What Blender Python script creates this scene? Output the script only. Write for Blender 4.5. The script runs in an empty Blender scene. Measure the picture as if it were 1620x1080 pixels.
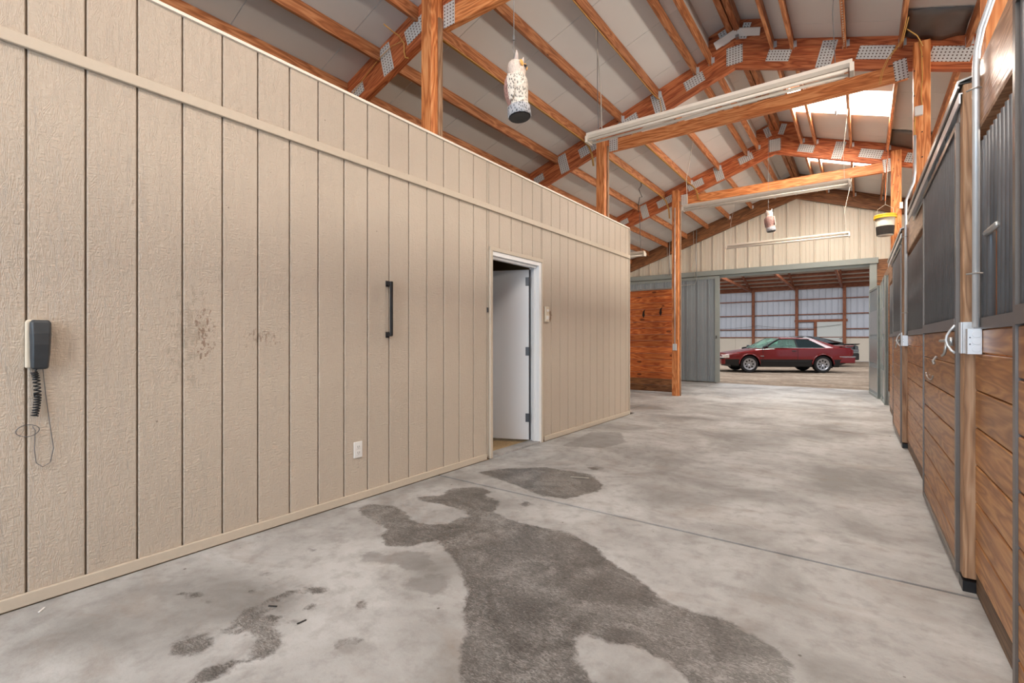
import bpy, math, random
from mathutils import Matrix, Vector, noise as mnoise
random.seed(7)
D = bpy.data; S = bpy.context.scene; COL = S.collection
pi = math.pi

# ------------------------------------------------------------------ camera, world, lights, exposure
F, CX, CY, HOR, H = 762.0, 810.0, 540.0, 538.0, 1.2
TH = math.atan((1365.0 - CX) / F)
cd = D.cameras.new('camera'); cam = D.objects.new('camera', cd); COL.objects.link(cam)
cd.sensor_width = 36; cd.lens = F / 1620 * 36; cd.shift_y = -(CY - HOR) / 1620
cd.clip_start = 0.05; cd.clip_end = 200
cam.location = (0, 0, H); cam.rotation_euler = (pi / 2, 0, TH)
S.camera = cam
S.view_settings.view_transform = 'Standard'; S.view_settings.look = 'None'
S.view_settings.gamma = 1; S.view_settings.use_curve_mapping = False
S.view_settings.exposure = -0.38
w = D.worlds.new('world'); S.world = w; w.use_nodes = True
bg = w.node_tree.nodes['Background']; bg.inputs[0].default_value = (0.80, 0.89, 1.0, 1); bg.inputs[1].default_value = 1.3

def area(name, loc, rot, sx, sy, power, col=(1, 1, 1)):
    l = D.lights.new(name, 'AREA'); l.shape = 'RECTANGLE'; l.size = sx; l.size_y = sy
    l.energy = power; l.color = col
    o = D.objects.new(name, l); COL.objects.link(o); o.location = loc; o.rotation_euler = rot
    return o
# daylight through the open barn door behind the camera
area('barn_door_daylight', (-1.3, -3.9, 1.7), (math.radians(98), 0, 0), 4.6, 3.3, 250, (0.58, 0.79, 1.0))
# unseen fill light added high behind the camera to brighten the roof
area('added_gable_fill', (-1.4, -4.3, 4.25), (math.radians(97), 0, 0), 5.0, 0.8, 260, (1.0, 0.95, 0.88))
# daylight through the far skylights; the nearer ones, out of view, are added
for sky_y, sky_w in ((-1.6, 60), (1.14, 60), (3.0, 80), (8.91, 230), (11.66, 230)):
    area('skylight_or_added_light', (-0.31, sky_y, 4.82), (0, math.atan(0.34), 0), 1.30, 0.88, sky_w, (1.0, 0.93, 0.82))
# daylight over the stalls from the open upper doors along the right eave
area('eave_daylight', (3.55, 6.6, 2.95), (0, math.radians(101), 0), 0.6, 11.0, 410, (1.0, 0.92, 0.80))
# fill light added inside the tack room to brighten it through the doorway
area('tack_room_fill', (-4.2, 6.9, 1.9), (math.radians(-80), 0, math.radians(0)), 1.2, 1.0, 16, (0.92, 0.96, 1.0))
# unseen fill lights added under the riding arena's roof
for x in (-12, -4, 4, 12):
    for y in (19, 26):
        area('arena_fill', (x, y, 6.0), (0, 0, 0), 5, 1.6, 480, (0.95, 0.97, 1.0))
# area light by the outer wall of the left side bay
area('side_bay_light', (-6.8, 10.5, 2.0), (0, math.radians(-90), 0), 2.0, 4.5, 70, (1.0, 0.97, 0.92))

# ------------------------------------------------------------------ materials
def srgb(r, g, b):
    f = lambda c: (c / 255 / 12.92) if c / 255 <= 0.04045 else ((c / 255 + 0.055) / 1.055) ** 2.4
    return (f(r), f(g), f(b), 1)

class NT:
    def __init__(s, name):
        s.m = D.materials.new(name); s.m.use_nodes = True; s.t = s.m.node_tree
        s.b = s.t.nodes['Principled BSDF']
    def n(s, typ, **k):
        nd = s.t.nodes.new(typ)
        for a, v in k.items():
            if a.startswith('i_'):
                nd.inputs[a[2:].replace('_', ' ')].default_value = v
            else: setattr(nd, a, v)
        return nd
    def l(s, a, b): s.t.links.new(a, b)
    def set(s, **k):
        for a, v in k.items(): s.b.inputs[a.replace('_', ' ')].default_value = v
    def coords(s, scale=(1, 1, 1), rnd=0.0):
        tc = s.n('ShaderNodeTexCoord'); mp = s.n('ShaderNodeMapping'); mp.inputs['Scale'].default_value = scale
        out = tc.outputs['Object']
        if rnd:
            oi = s.n('ShaderNodeObjectInfo'); ad = s.n('ShaderNodeVectorMath', operation='MULTIPLY_ADD')
            cb = s.n('ShaderNodeCombineXYZ')
            for i in range(3): s.l(oi.outputs['Random'], cb.inputs[i])
            s.l(cb.outputs[0], ad.inputs[0]); ad.inputs[1].default_value = (rnd, rnd * 0.7, rnd * 0.3); s.l(out, ad.inputs[2]); out = ad.outputs[0]
        s.l(out, mp.inputs['Vector']); return mp.outputs[0]
    def noise(s, vec, scale, detail=4, rough=0.55, dist=0.0):
        nz = s.n('ShaderNodeTexNoise'); nz.inputs['Scale'].default_value = scale; nz.inputs['Detail'].default_value = detail
        nz.inputs['Roughness'].default_value = rough; nz.inputs['Distortion'].default_value = dist
        s.l(vec, nz.inputs['Vector']); return nz.outputs['Fac']
    def ramp(s, fac, stops):
        r = s.n('ShaderNodeValToRGB'); e = r.color_ramp.elements
        while len(e) < len(stops): e.new(0.5)
        for i, (p, c) in enumerate(stops): e[i].position = p; e[i].color = c
        s.l(fac, r.inputs[0]); return r.outputs[0]
    def math(s, op, a, b=None, c=None, clamp=False):
        m = s.n('ShaderNodeMath', operation=op); m.use_clamp = clamp
        for i, v in enumerate((a, b, c)):
            if v is None: continue
            if isinstance(v, (int, float)): m.inputs[i].default_value = v
            else: s.l(v, m.inputs[i])
        return m.outputs[0]
    def mix(s, fac, a, b, mode='MIX'):
        m = s.n('ShaderNodeMix', data_type='RGBA', blend_type=mode)
        for i, v in ((0, fac), (6, a), (7, b)):
            if isinstance(v, (int, float, tuple)): m.inputs[i].default_value = v
            else: s.l(v, m.inputs[i])
        return m.outputs[2]
    def bump(s, h, strength=0.3, dist=0.01, nrm=None):
        b = s.n('ShaderNodeBump'); b.inputs['Strength'].default_value = strength; b.inputs['Distance'].default_value = dist
        s.l(h, b.inputs['Height'])
        if nrm is not None: s.l(nrm, b.inputs['Normal'])
        s.l(b.outputs[0], s.b.inputs['Normal']); return b.outputs[0]
    def base(s, c): s.l(c, s.b.inputs['Base Color'])

def plain(name, col, rough=0.5, metal=0.0, nz=0.0, bump=0.0, scale=20):
    t = NT(name); t.set(Base_Color=col, Roughness=rough, Metallic=metal)
    if nz or bump:
        v = t.coords(rnd=5); f = t.noise(v, scale, 5)
        if nz: t.base(t.mix(f, tuple(c * (1 - nz) for c in col[:3]) + (1,), tuple(min(1, c * (1 + nz)) for c in col[:3]) + (1,)))
        if bump: t.bump(f, bump, 0.004)
    return t.m

def wood(name, dark, mid, light, rough=0.55, knots=0.0, spec=0.4, var=0.25, rings=9.0):
    """grain runs along the board's own X axis"""
    t = NT(name)
    v = t.coords((0.55, 5.5, 5.5), rnd=17)
    n1 = t.noise(v, 1.6, 3, 0.5, 0.3)
    rg = t.math('PINGPONG', t.math('MULTIPLY', n1, rings), 0.5)
    rg = t.math('MULTIPLY', rg, 2.0)
    v2 = t.coords((1.5, 60, 60), rnd=9)
    fine = t.noise(v2, 3, 4, 0.6)
    f = t.math('ADD', t.math('MULTIPLY', rg, 0.62), t.math('MULTIPLY', fine, 0.45))
    c = t.ramp(f, [(0.12, dark), (0.5, mid), (0.9, light)])
    v3 = t.coords((0.7, 1.5, 1.5), rnd=31); big = t.noise(v3, 1.3, 2)
    oi = t.n('ShaderNodeObjectInfo')
    k = t.math('ADD', t.math('MULTIPLY', oi.outputs['Random'], var), t.math('MULTIPLY', big, 0.45))
    k = t.math('ADD', k, 1.0 - var * 0.5 - 0.22)
    cb = t.n('ShaderNodeCombineColor')
    for i in range(3): t.l(k, cb.inputs[i])
    c = t.mix(1.0, c, cb.outputs[0], 'MULTIPLY')
    if knots:
        vk = t.n('ShaderNodeTexVoronoi'); vk.inputs['Scale'].default_value = 1.0
        t.l(t.coords((2.2, 5.0, 5.0), rnd=23), vk.inputs['Vector'])
        kn = t.math('LESS_THAN', t.math('ADD', vk.outputs['Distance'], t.math('MULTIPLY', fine, 0.06)), knots)
        c = t.mix(t.math('MULTIPLY', kn, 0.75), c, tuple(x * 0.25 for x in dark[:3]) + (1,))
    t.base(c); t.set(Roughness=rough); t.b.inputs['Specular IOR Level'].default_value = spec
    t.bump(f, 0.25, 0.003)
    return t.m

M = {}
M['truss'] = wood('truss_wood', srgb(130, 60, 32), srgb(180, 96, 54), srgb(208, 128, 80), knots=0.10)
M['purlin'] = wood('purlin_wood', srgb(130, 76, 44), srgb(172, 108, 66), srgb(200, 142, 98), knots=0.08)
M['post'] = wood('post_wood', srgb(156, 84, 42), srgb(206, 126, 70), srgb(228, 160, 104), knots=0.10)
M['darkwood'] = wood('gable_wood', srgb(84, 52, 30), srgb(122, 80, 48), srgb(150, 104, 66), knots=0.10)
M['stall'] = wood('stall_plank_wood', srgb(126, 78, 40), srgb(160, 108, 60), srgb(186, 136, 84), rough=0.38, knots=0.10, spec=0.5, rings=8)
M['stallpost'] = wood('stall_post_wood', srgb(112, 82, 60), srgb(146, 112, 84), srgb(168, 136, 108), knots=0.08)
M['header'] = wood('header_wood', srgb(138, 98, 70), srgb(172, 130, 98), srgb(198, 160, 130), rough=0.3, spec=0.6)
M['knotty'] = wood('knotty_pine', srgb(140, 62, 22), srgb(186, 96, 44), srgb(212, 132, 70), knots=0.16, var=0.4)
M['kick'] = wood('kickboard_wood', srgb(70, 50, 34), srgb(96, 72, 50), srgb(118, 92, 68))
M['arenawood'] = wood('arena_wood', srgb(100, 54, 34), srgb(140, 82, 54), srgb(166, 106, 74))

# painted grooved siding
def siding(name, c1, c2):
    t = NT(name)
    v = t.coords((1, 1, 1), rnd=0)
    va = t.coords((10, 26, 5.0), rnd=11)
    sw = t.noise(va, 1.0, 2, 0.5, 0.6)
    grain = t.math('PINGPONG', t.math('MULTIPLY', sw, 14), 0.5)
    vb = t.coords((30, 30, 110), rnd=3); fine = t.noise(vb, 1.0, 4, 0.6, 0.4)
    vc = t.coords((45, 45, 10), rnd=6); rg = t.noise(vc, 1.0, 3, 0.6)
    h = t.math('ADD', t.math('MULTIPLY', grain, 0.32), t.math('ADD', t.math('MULTIPLY', fine, 0.8), t.math('MULTIPLY', rg, 0.5)))
    big = t.noise(v, 0.9, 4)
    c = t.mix(big, c1, c2)
    oi = t.n('ShaderNodeObjectInfo')
    c = t.mix(t.math('MULTIPLY', oi.outputs['Random'], 0.10), c, (0.30, 0.24, 0.19, 1))
    # nail holes and scuffs
    vk = t.n('ShaderNodeTexVoronoi'); vk.inputs['Scale'].default_value = 4.5; t.l(v, vk.inputs['Vector'])
    nail = t.math('LESS_THAN', vk.outputs['Distance'], 0.022)
    c = t.mix(t.math('MULTIPLY', nail, 0.6), c, (0.10, 0.07, 0.05, 1))
    def smudge(c, loc, rad, col, amt, thr=0.52, sc=22):
        mp = t.n('ShaderNodeMapping', vector_type='TEXTURE'); tc = t.n('ShaderNodeTexCoord')
        mp.inputs['Location'].default_value = loc; mp.inputs['Scale'].default_value = (1, rad[0], rad[1])
        t.l(tc.outputs['Object'], mp.inputs[0])
        sx = t.n('ShaderNodeVectorMath', operation='MULTIPLY'); t.l(mp.outputs[0], sx.inputs[0]); sx.inputs[1].default_value = (0, 1, 1)
        ln = t.n('ShaderNodeVectorMath', operation='LENGTH'); t.l(sx.outputs[0], ln.inputs[0])
        fal = t.math('SUBTRACT', 1.0, ln.outputs['Value'], clamp=True)
        nz = t.noise(t.coords((1, 1, 0.55)), sc, 6, 0.75)
        k = t.math('GREATER_THAN', t.math('ADD', nz, t.math('MULTIPLY', fal, 0.18)), thr + 0.12)
        k = t.math('MULTIPLY', t.math('MULTIPLY', k, t.math('MINIMUM', t.math('MULTIPLY', fal, 3), 1.0)), amt)
        return t.mix(k, c, col)
    c = smudge(c, (-3.057, 1.19, 1.23), (0.10, 0.30), srgb(110, 72, 48), 0.65, 0.55, 55)
    c = smudge(c, (-3.057, 1.52, 1.21), (0.20, 0.10), srgb(120, 95, 75), 0.5, 0.55, 45)
    c = smudge(c, (-3.057, 1.12, 1.25), (0.16, 0.42), srgb(140, 128, 112), 0.35, 0.50, 40)
    c = smudge(c, (-3.057, 4.98, 1.50), (0.06, 0.12), srgb(120, 84, 54), 0.7, 0.46)
    t.base(c); t.set(Roughness=0.42); t.bump(h, 0.9, 0.007)
    return t.m
M['siding'] = siding('painted_siding', srgb(180, 167, 152), srgb(198, 184, 168))
M['trim'] = plain('painted_trim', srgb(190, 177, 160), 0.5, nz=0.06, bump=0.15, scale=30)
M['cap'] = plain('lit_wall_cap', srgb(232, 222, 208), 0.5)  # paler than the trim: light from above put into the colour
M['groove'] = plain('groove_paint', srgb(150, 138, 122), 0.8)  # darker tan showing between the siding boards
M['white'] = plain('white_door_paint', srgb(226, 228, 232), 0.3)
M['jamb'] = plain('white_jamb_paint', srgb(232, 234, 236), 0.35)
M['hinge'] = plain('grey_hinge_steel', srgb(88, 90, 94), 0.45, 0.6)
M['black'] = plain('black_plastic', srgb(22, 23, 26), 0.35)
M['phonegrey'] = plain('dusty_black_plastic', srgb(52, 56, 60), 0.4, nz=0.35, scale=25)
M['plate'] = plain('white_plastic', srgb(222, 220, 217), 0.35)
M['almond'] = plain('almond_plastic', srgb(212, 200, 180), 0.4)
M['wire'] = plain('grey_wire', srgb(96, 94, 94), 0.5)
M['whitewire'] = plain('pale_cord', srgb(178, 172, 160), 0.6)
M['yellow'] = plain('yellow_cable_sheath', srgb(206, 158, 84), 0.5)
M['osb'] = plain('strand_board', srgb(176, 150, 112), 0.8, nz=0.4, scale=28)
M['roomwall'] = plain('ochre_panel', srgb(136, 116, 84), 0.7, nz=0.1)
M['ceil'] = plain('white_roof_liner', srgb(218, 216, 213), 0.75, nz=0.06, scale=1.5)
M['blackfilm'] = plain('black_plastic_film', srgb(112, 108, 104), 0.4, nz=0.3, scale=4)
M['cream'] = plain('cream_ribbed_steel', srgb(208, 200, 184), 0.45, nz=0.05, scale=3)
M['greysteel'] = plain('grey_ribbed_steel', srgb(132, 141, 146), 0.4, 0.1, nz=0.08, scale=3)
M['greytrim'] = plain('grey_green_trim', srgb(140, 147, 143), 0.45, 0.1, nz=0.06, scale=5)
M['galv'] = plain('galvanised_steel', srgb(178, 180, 180), 0.32, 0.7, nz=0.12, scale=14)
M['galvlight'] = plain('bright_galvanised_steel', srgb(214, 218, 222), 0.35, 0.45, nz=0.06, scale=18)
M['frame'] = plain('grey_steel_frame', srgb(112, 106, 102), 0.35, 0.5, nz=0.15, scale=9)
M['bar'] = plain('dark_steel_bar', srgb(104, 107, 112), 0.36, 0.35, nz=0.35, scale=7)
M['lamp'] = plain('white_enamel', srgb(206, 197, 184), 0.4, nz=0.05, scale=12)
M['tube'] = plain('fluorescent_tube_glass', srgb(216, 208, 196), 0.35)
M['rubber'] = plain('tyre_rubber', srgb(20, 20, 21), 0.8)
M['wheel'] = plain('silver_wheel', srgb(176, 176, 180), 0.3, 0.6)
M['redpaint'] = plain('red_car_paint', srgb(114, 8, 17), 0.2)
M['redpaint'].node_tree.nodes['Principled BSDF'].inputs['Coat Weight'].default_value = 0.6
M['blackpaint'] = plain('black_car_paint', srgb(16, 17, 20), 0.2)
M['trimblack'] = plain('black_car_trim', srgb(14, 12, 13), 0.5)
M['chrome'] = plain('silver_trim', srgb(190, 190, 192), 0.2, 0.8)
M['lens'] = plain('clear_lamp_lens', srgb(226, 214, 204), 0.15)
M['redlens'] = plain('red_lamp_lens', srgb(110, 12, 14), 0.15)
M['greylens'] = plain('smoked_lamp_band', srgb(92, 96, 98), 0.2)
def glass(name, col, alpha_t):
    t = NT(name); t.set(Base_Color=col, Roughness=0.03)
    t.b.inputs['Transmission Weight'].default_value = alpha_t; t.b.inputs['IOR'].default_value = 1.05
    return t.m
M['glass'] = glass('car_glass', (0.62, 0.90, 0.80, 1), 0.9)
M['darkglass'] = glass('dark_car_glass', (0.015, 0.025, 0.028, 1), 0.0)
M['seat'] = plain('dark_upholstery', srgb(28, 26, 28), 0.9)
M['arenametal'] = plain('bluish_wall_steel', srgb(206, 212, 222), 0.5, nz=0.06, scale=2)
M['wainscot'] = plain('cream_plywood', srgb(222, 212, 196), 0.7, nz=0.05, scale=2)
M['rolldoor'] = plain('pale_door_panel', srgb(214, 218, 214), 0.5)
M['bucket'] = plain('clear_bucket_plastic', srgb(196, 190, 178), 0.2, nz=0.1)
M['bucketlid'] = plain('yellow_lid_plastic', srgb(232, 178, 44), 0.4)
M['flies'] = plain('dark_granules', srgb(40, 34, 30), 0.9, nz=0.8, scale=90)
M['stripe'] = plain('wash_stain', srgb(190, 176, 170), 0.6)
M['earth'] = plain('dark_ground', srgb(52, 48, 44), 0.9)

def sky_panel():
    t = NT('translucent_skylight'); t.set(Base_Color=(0.95, 0.95, 0.9, 1), Roughness=0.6)
    t.b.inputs['Emission Color'].default_value = (1.0, 0.97, 0.90, 1); t.b.inputs['Emission Strength'].default_value = 6.0
    return t.m
M['skylight'] = sky_panel()

def nailplate():
    t = NT('perforated_nail_plate')
    tc = t.n('ShaderNodeTexCoord'); sp = t.n('ShaderNodeSeparateXYZ'); t.l(tc.outputs['Object'], sp.inputs[0])
    a = t.math('FRACT', t.math('MULTIPLY', sp.outputs[0], 1 / 0.036)); b = t.math('FRACT', t.math('MULTIPLY', sp.outputs[2], 1 / 0.032))
    ax = t.math('LESS_THAN', t.math('ABSOLUTE', t.math('SUBTRACT', a, 0.5)), 0.19)
    bx = t.math('LESS_THAN', t.math('ABSOLUTE', t.math('SUBTRACT', b, 0.5)), 0.22)
    hole = t.math('MULTIPLY', ax, bx)
    nz = t.noise(tc.outputs['Object'], 12, 3)
    t.base(t.mix(hole, t.mix(nz, srgb(190, 190, 187), srgb(222, 222, 219)), srgb(84, 62, 50)))
    t.set(Roughness=0.45, Metallic=0.0)
    return t.m
M['nailplate'] = nailplate()

def concrete(stained=False):
    t = NT('stained_concrete' if stained else 'concrete')
    v = t.coords(); n1 = t.noise(v, 1.1, 6, 0.6, 0.4); n2 = t.noise(v, 9, 6, 0.65); n3 = t.noise(v, 90, 3, 0.6)
    c = t.ramp(n1, [(0.34, srgb(124, 122, 120)), (0.48, srgb(154, 153, 152)), (0.62, srgb(178, 178, 178))])
    c = t.mix(t.math('MULTIPLY', t.math('SUBTRACT', n2, 0.48, clamp=True), 2.2), c, srgb(112, 108, 104))
    br = t.noise(t.coords((0.7, 1.3, 1)), 2.1, 5, 0.6, 1.0)
    c = t.mix(t.math('MULTIPLY', t.math('SUBTRACT', br, 0.54, clamp=True), 2.2), c, srgb(128, 112, 98))
    c = t.mix(t.math('MULTIPLY', t.math('GREATER_THAN', n3, 0.62), 0.12), c, srgb(110, 104, 98))
    vk = t.n('ShaderNodeTexVoronoi'); vk.inputs['Scale'].default_value = 7; t.l(v, vk.inputs['Vector'])
    c = t.mix(t.math('MULTIPLY', t.math('LESS_THAN', vk.outputs['Distance'], 0.05), t.math('GREATER_THAN', n2, 0.52)), c, srgb(96, 92, 88))
    if stained:
        at = t.n('ShaderNodeAttribute', attribute_name='stain'); at2 = t.n('ShaderNodeAttribute', attribute_name='faint')
        nz = t.noise(v, 16, 6, 0.7, 0.6)
        def mask(a, soft, amp):
            s_ = t.math('ADD', a, t.math('MULTIPLY', t.math('SUBTRACT', nz, 0.5), amp))
            return t.math('MULTIPLY_ADD', s_, 1 / soft, 0.5, clamp=True)
        m1 = mask(at.outputs['Fac'], 0.02, 0.10); m2 = mask(at2.outputs['Fac'], 0.03, 0.14)
        sw = t.noise(t.coords((26, 70, 1)), 1.2, 5, 0.75, 2.2)
        big = t.noise(v, 3.2, 4, 0.6, 1.2)
        wet = t.ramp(t.math('ADD', t.math('MULTIPLY', sw, 0.65), t.math('MULTIPLY', big, 0.35)), [(0.38, srgb(38, 35, 33)), (0.5, srgb(88, 85, 83)), (0.61, srgb(146, 144, 142))])
        c = t.mix(t.math('MULTIPLY', m2, 0.55), c, srgb(108, 105, 103))
        c = t.mix(t.math('MULTIPLY', m1, 0.92), c, wet)
        rr = t.n('ShaderNodeMapRange'); t.l(m1, rr.inputs[0]); rr.inputs[3].default_value = 0.62; rr.inputs[4].default_value = 0.42
        t.l(rr.outputs[0], t.b.inputs['Roughness'])
    else: t.set(Roughness=0.6)
    t.base(c); t.bump(t.math('ADD', n2, t.math('MULTIPLY', n3, 0.5)), 0.3, 0.006)
    return t.m
M['conc'] = concrete(); M['concst'] = concrete(True)
def dirt():
    t = NT('arena_dirt'); v = t.coords(); n1 = t.noise(t.coords((0.5, 1.6, 1)), 1.0, 6, 0.7); n2 = t.noise(t.coords((1, 2.5, 1)), 5, 6, 0.8)
    c = t.ramp(t.math('ADD', t.math('MULTIPLY', n1, 0.5), t.math('MULTIPLY', n2, 0.5)), [(0.3, srgb(84, 70, 58)), (0.5, srgb(146, 128, 110)), (0.70, srgb(214, 200, 182))])
    t.base(c); t.set(Roughness=0.95); t.bump(n2, 0.9, 0.05); return t.m
M['dirt'] = dirt()
def owlmat():
    t = NT('printed_owl_plastic')
    tc = t.n('ShaderNodeTexCoord'); sp = t.n('ShaderNodeSeparateXYZ'); t.l(tc.outputs['Object'], sp.inputs[0])
    v = t.coords((30, 30, 13)); vo = t.n('ShaderNodeTexVoronoi'); vo.inputs['Scale'].default_value = 3.2; t.l(v, vo.inputs['Vector'])
    feather = t.math('LESS_THAN', vo.outputs['Distance'], 0.34)
    back = t.mix(feather, srgb(158, 122, 114), srgb(104, 76, 72)); front = t.mix(feather, srgb(200, 192, 182), srgb(92, 88, 84))
    k = t.math('GREATER_THAN', t.math('SUBTRACT', sp.outputs[1], 0.0), -0.02)
    c = t.mix(k, back, front)
    hd = t.math('GREATER_THAN', sp.outputs[2], -0.13)
    c = t.mix(t.math('MULTIPLY', hd, 0.8), c, srgb(206, 188, 176))
    lo = t.math('LESS_THAN', sp.outputs[2], -0.325); c = t.mix(lo, c, t.mix(feather, srgb(158, 160, 166), srgb(70, 72, 78)))
    t.base(c); t.set(Roughness=0.5); t.bump(vo.outputs['Distance'], 0.5, 0.01); return t.m
M['owl'] = owlmat()

# ------------------------------------------------------------------ builders
FR = Matrix.Identity(4); ORG = {}
def T(x, y=None, z=None): return Matrix.Translation(x if y is None else (x, y, z))
def tag(o, label=None, cat=None, group=None, kind=None):
    if label: o['label'] = label
    if cat: o['category'] = cat
    if group: o['group'] = group
    if kind: o['kind'] = kind
    return o
def thing(name, label, cat, org, group=None):
    o = D.objects.new(name, None); COL.objects.link(o); o.empty_display_size = 0.1
    o.matrix_world = FR @ T(Vector(org)); o.matrix_basis = FR @ T(Vector(org)); ORG[o.name] = Vector(org)
    return tag(o, label, cat, group)
class MB:
    def __init__(s): s.v = []; s.f = []; s.mi = []
    def add(s, vs, fs, mi=0, X=None):
        n = len(s.v)
        s.v += [tuple(X @ Vector(p)) if X is not None else tuple(p) for p in vs]
        s.f += [tuple(i + n for i in f) for f in fs]; s.mi += [mi] * len(fs); return s
    def box(s, x0, x1, y0, y1, z0, z1, mi=0, X=None):
        vs = [(x, y, z) for z in (z0, z1) for y in (y0, y1) for x in (x0, x1)]
        return s.add(vs, [(0, 2, 3, 1), (4, 5, 7, 6), (0, 1, 5, 4), (2, 6, 7, 3), (0, 4, 6, 2), (1, 3, 7, 5)], mi, X)
    def cbox(s, x0, x1, y0, y1, z0, z1, c=0.004, mi=0, X=None):
        """box chamfered along its long X edges and ends"""
        def ring(x, i): return [(x, y0 + c + i, z0 + i), (x, y1 - c - i, z0 + i), (x, y1 - i, z0 + c + i), (x, y1 - i, z1 - c - i), (x, y1 - c - i, z1 - i), (x, y0 + c + i, z1 - i), (x, y0 + i, z1 - c - i), (x, y0 + i, z0 + c + i)]
        vs = ring(x0, c * .5) + ring(x0 + c * .5, 0) + ring(x1 - c * .5, 0) + ring(x1, c * .5)
        fs = [tuple(range(7, -1, -1)), tuple(range(24, 32))]
        for k in range(3):
            for i in range(8): fs.append((k * 8 + i, k * 8 + (i + 1) % 8, k * 8 + 8 + (i + 1) % 8, k * 8 + 8 + i))
        return s.add(vs, fs, mi, X)
    def prism(s, poly, a, b, axis='y', mi=0, X=None):
        """poly of 2D points extruded along axis from a to b"""
        def P(p, t): return {'x': (t, p[0], p[1]), 'y': (p[0], t, p[1]), 'z': (p[0], p[1], t)}[axis]
        n = len(poly); vs = [P(p, a) for p in poly] + [P(p, b) for p in poly]
        fs = [tuple(range(n)), tuple(range(2 * n - 1, n - 1, -1))] + [(i, n + i, n + (i + 1) % n, (i + 1) % n) for i in range(n)]
        return s.add(vs, fs, mi, X)
    def tube(s, pts, r, n=8, mi=0, cap=True, X=None):
        pts = [Vector(p) for p in pts]; vs = []; up = None
        for i, p in enumerate(pts):
            d = (pts[min(i + 1, len(pts) - 1)] - pts[max(i - 1, 0)]).normalized()
            if up is None:
                up = Vector((0, 0, 1)) if abs(d.z) < 0.9 else Vector((1, 0, 0))
            a = d.cross(up); a = a.normalized() if a.length > 1e-6 else d.orthogonal().normalized(); b = a.cross(d).normalized(); up = b
            rr = r[i] if isinstance(r, (list, tuple)) else r
            for k in range(n):
                t = 2 * pi * k / n; vs.append(p + a * (rr * math.cos(t)) + b * (rr * math.sin(t)))
        fs = [(i * n + k, i * n + (k + 1) % n, (i + 1) * n + (k + 1) % n, (i + 1) * n + k) for i in range(len(pts) - 1) for k in range(n)]
        if cap: fs += [tuple(range(n - 1, -1, -1)), tuple(range((len(pts) - 1) * n, len(pts) * n))]
        return s.add(vs, fs, mi, X)
    def lathe(s, prof, n=20, mi=0, X=None):
        vs = [(r * math.cos(2 * pi * k / n), r * math.sin(2 * pi * k / n), z) for r, z in prof for k in range(n)]
        fs = [(i * n + k, i * n + (k + 1) % n, (i + 1) * n + (k + 1) % n, (i + 1) * n + k) for i in range(len(prof) - 1) for k in range(n)]
        fs += [tuple(range(n - 1, -1, -1)), tuple(range((len(prof) - 1) * n, len(prof) * n))]
        return s.add(vs, fs, mi, X)
    def build(s, name, mats, parent=None, org=None, smooth=False, X=None, kind=None):
        me = D.meshes.new(name)
        if X is None:
            o0 = ORG[parent.name] if parent is not None else Vector(org if org is not None else (0, 0, 0))
            me.from_pydata([tuple(Vector(p) - o0) for p in s.v], [], s.f)
        else: me.from_pydata(s.v, [], s.f)
        if not isinstance(mats, (list, tuple)): mats = [mats]
        for m in mats: me.materials.append(M[m])
        if len(mats) > 1:
            for p, i in zip(me.polygons, s.mi): p.material_index = i
        if smooth:
            for p in me.polygons: p.use_smooth = True
        me.update()
        o = D.objects.new(name, me); COL.objects.link(o)
        if parent is not None:
            o.parent = parent; org0 = ORG[parent.name]
            o.matrix_basis = Matrix.Identity(4) if X is None else T(-org0) @ X
            ORG[o.name] = org0
        else:
            o.matrix_basis = FR @ (T(o0) if X is None else X); ORG[o.name] = o0 if X is None else X.to_translation()
        if kind: o['kind'] = kind
        return o
BOARD = {}
def board(name, mat, p0, p1, wid, thk, side=(0, 1, 0), parent=None, c=0.004):
    """board from p0 to p1; wid measured along the axis normal to side, thk along side; grain along its length"""
    p0, p1 = Vector(p0), Vector(p1); x = (p1 - p0); L = x.length; x.normalize()
    y = Vector(side); y = (y - x * y.dot(x)).normalized(); z = x.cross(y)
    X = Matrix(((x.x, y.x, z.x, p0.x), (x.y, y.y, z.y, p0.y), (x.z, y.z, z.z, p0.z), (0, 0, 0, 1)))
    key = (round(L, 3), round(wid, 3), round(thk, 3), mat)
    if key in BOARD:
        o = D.objects.new(name, BOARD[key]); COL.objects.link(o)
        if parent is not None: o.parent = parent; o.matrix_basis = T(-ORG[parent.name]) @ X
        else: o.matrix_basis = FR @ X; ORG[o.name] = p0
        return o
    o = MB().cbox(0, L, -thk / 2, thk / 2, -wid / 2, wid / 2, c=min(c, thk / 4, wid / 4)).build(name, mat, parent, X=X)
    BOARD[key] = o.data
    return o
def struct(name, mb, mats, **k):
    o = mb.build(name, mats, **k); o['kind'] = 'structure'; return o
def sroot(name, org=(0, 0, 0)):
    """a piece of the setting made of separate pieces"""
    o = D.objects.new(name, None); COL.objects.link(o); o.matrix_basis = FR @ T(Vector(org)); ORG[o.name] = Vector(org); o['kind'] = 'structure'; return o
XL, XC = -3.057, -1.385
def roof(x): return 5.21 - 0.34 * abs(x - XC)
def roofr(x): return roof(x) + (0.27 if -0.33 < x - XC < 0.43 else 0)
YE = 14.4     # end wall
EL, ER = -7.1, 4.2   # outer walls
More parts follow.
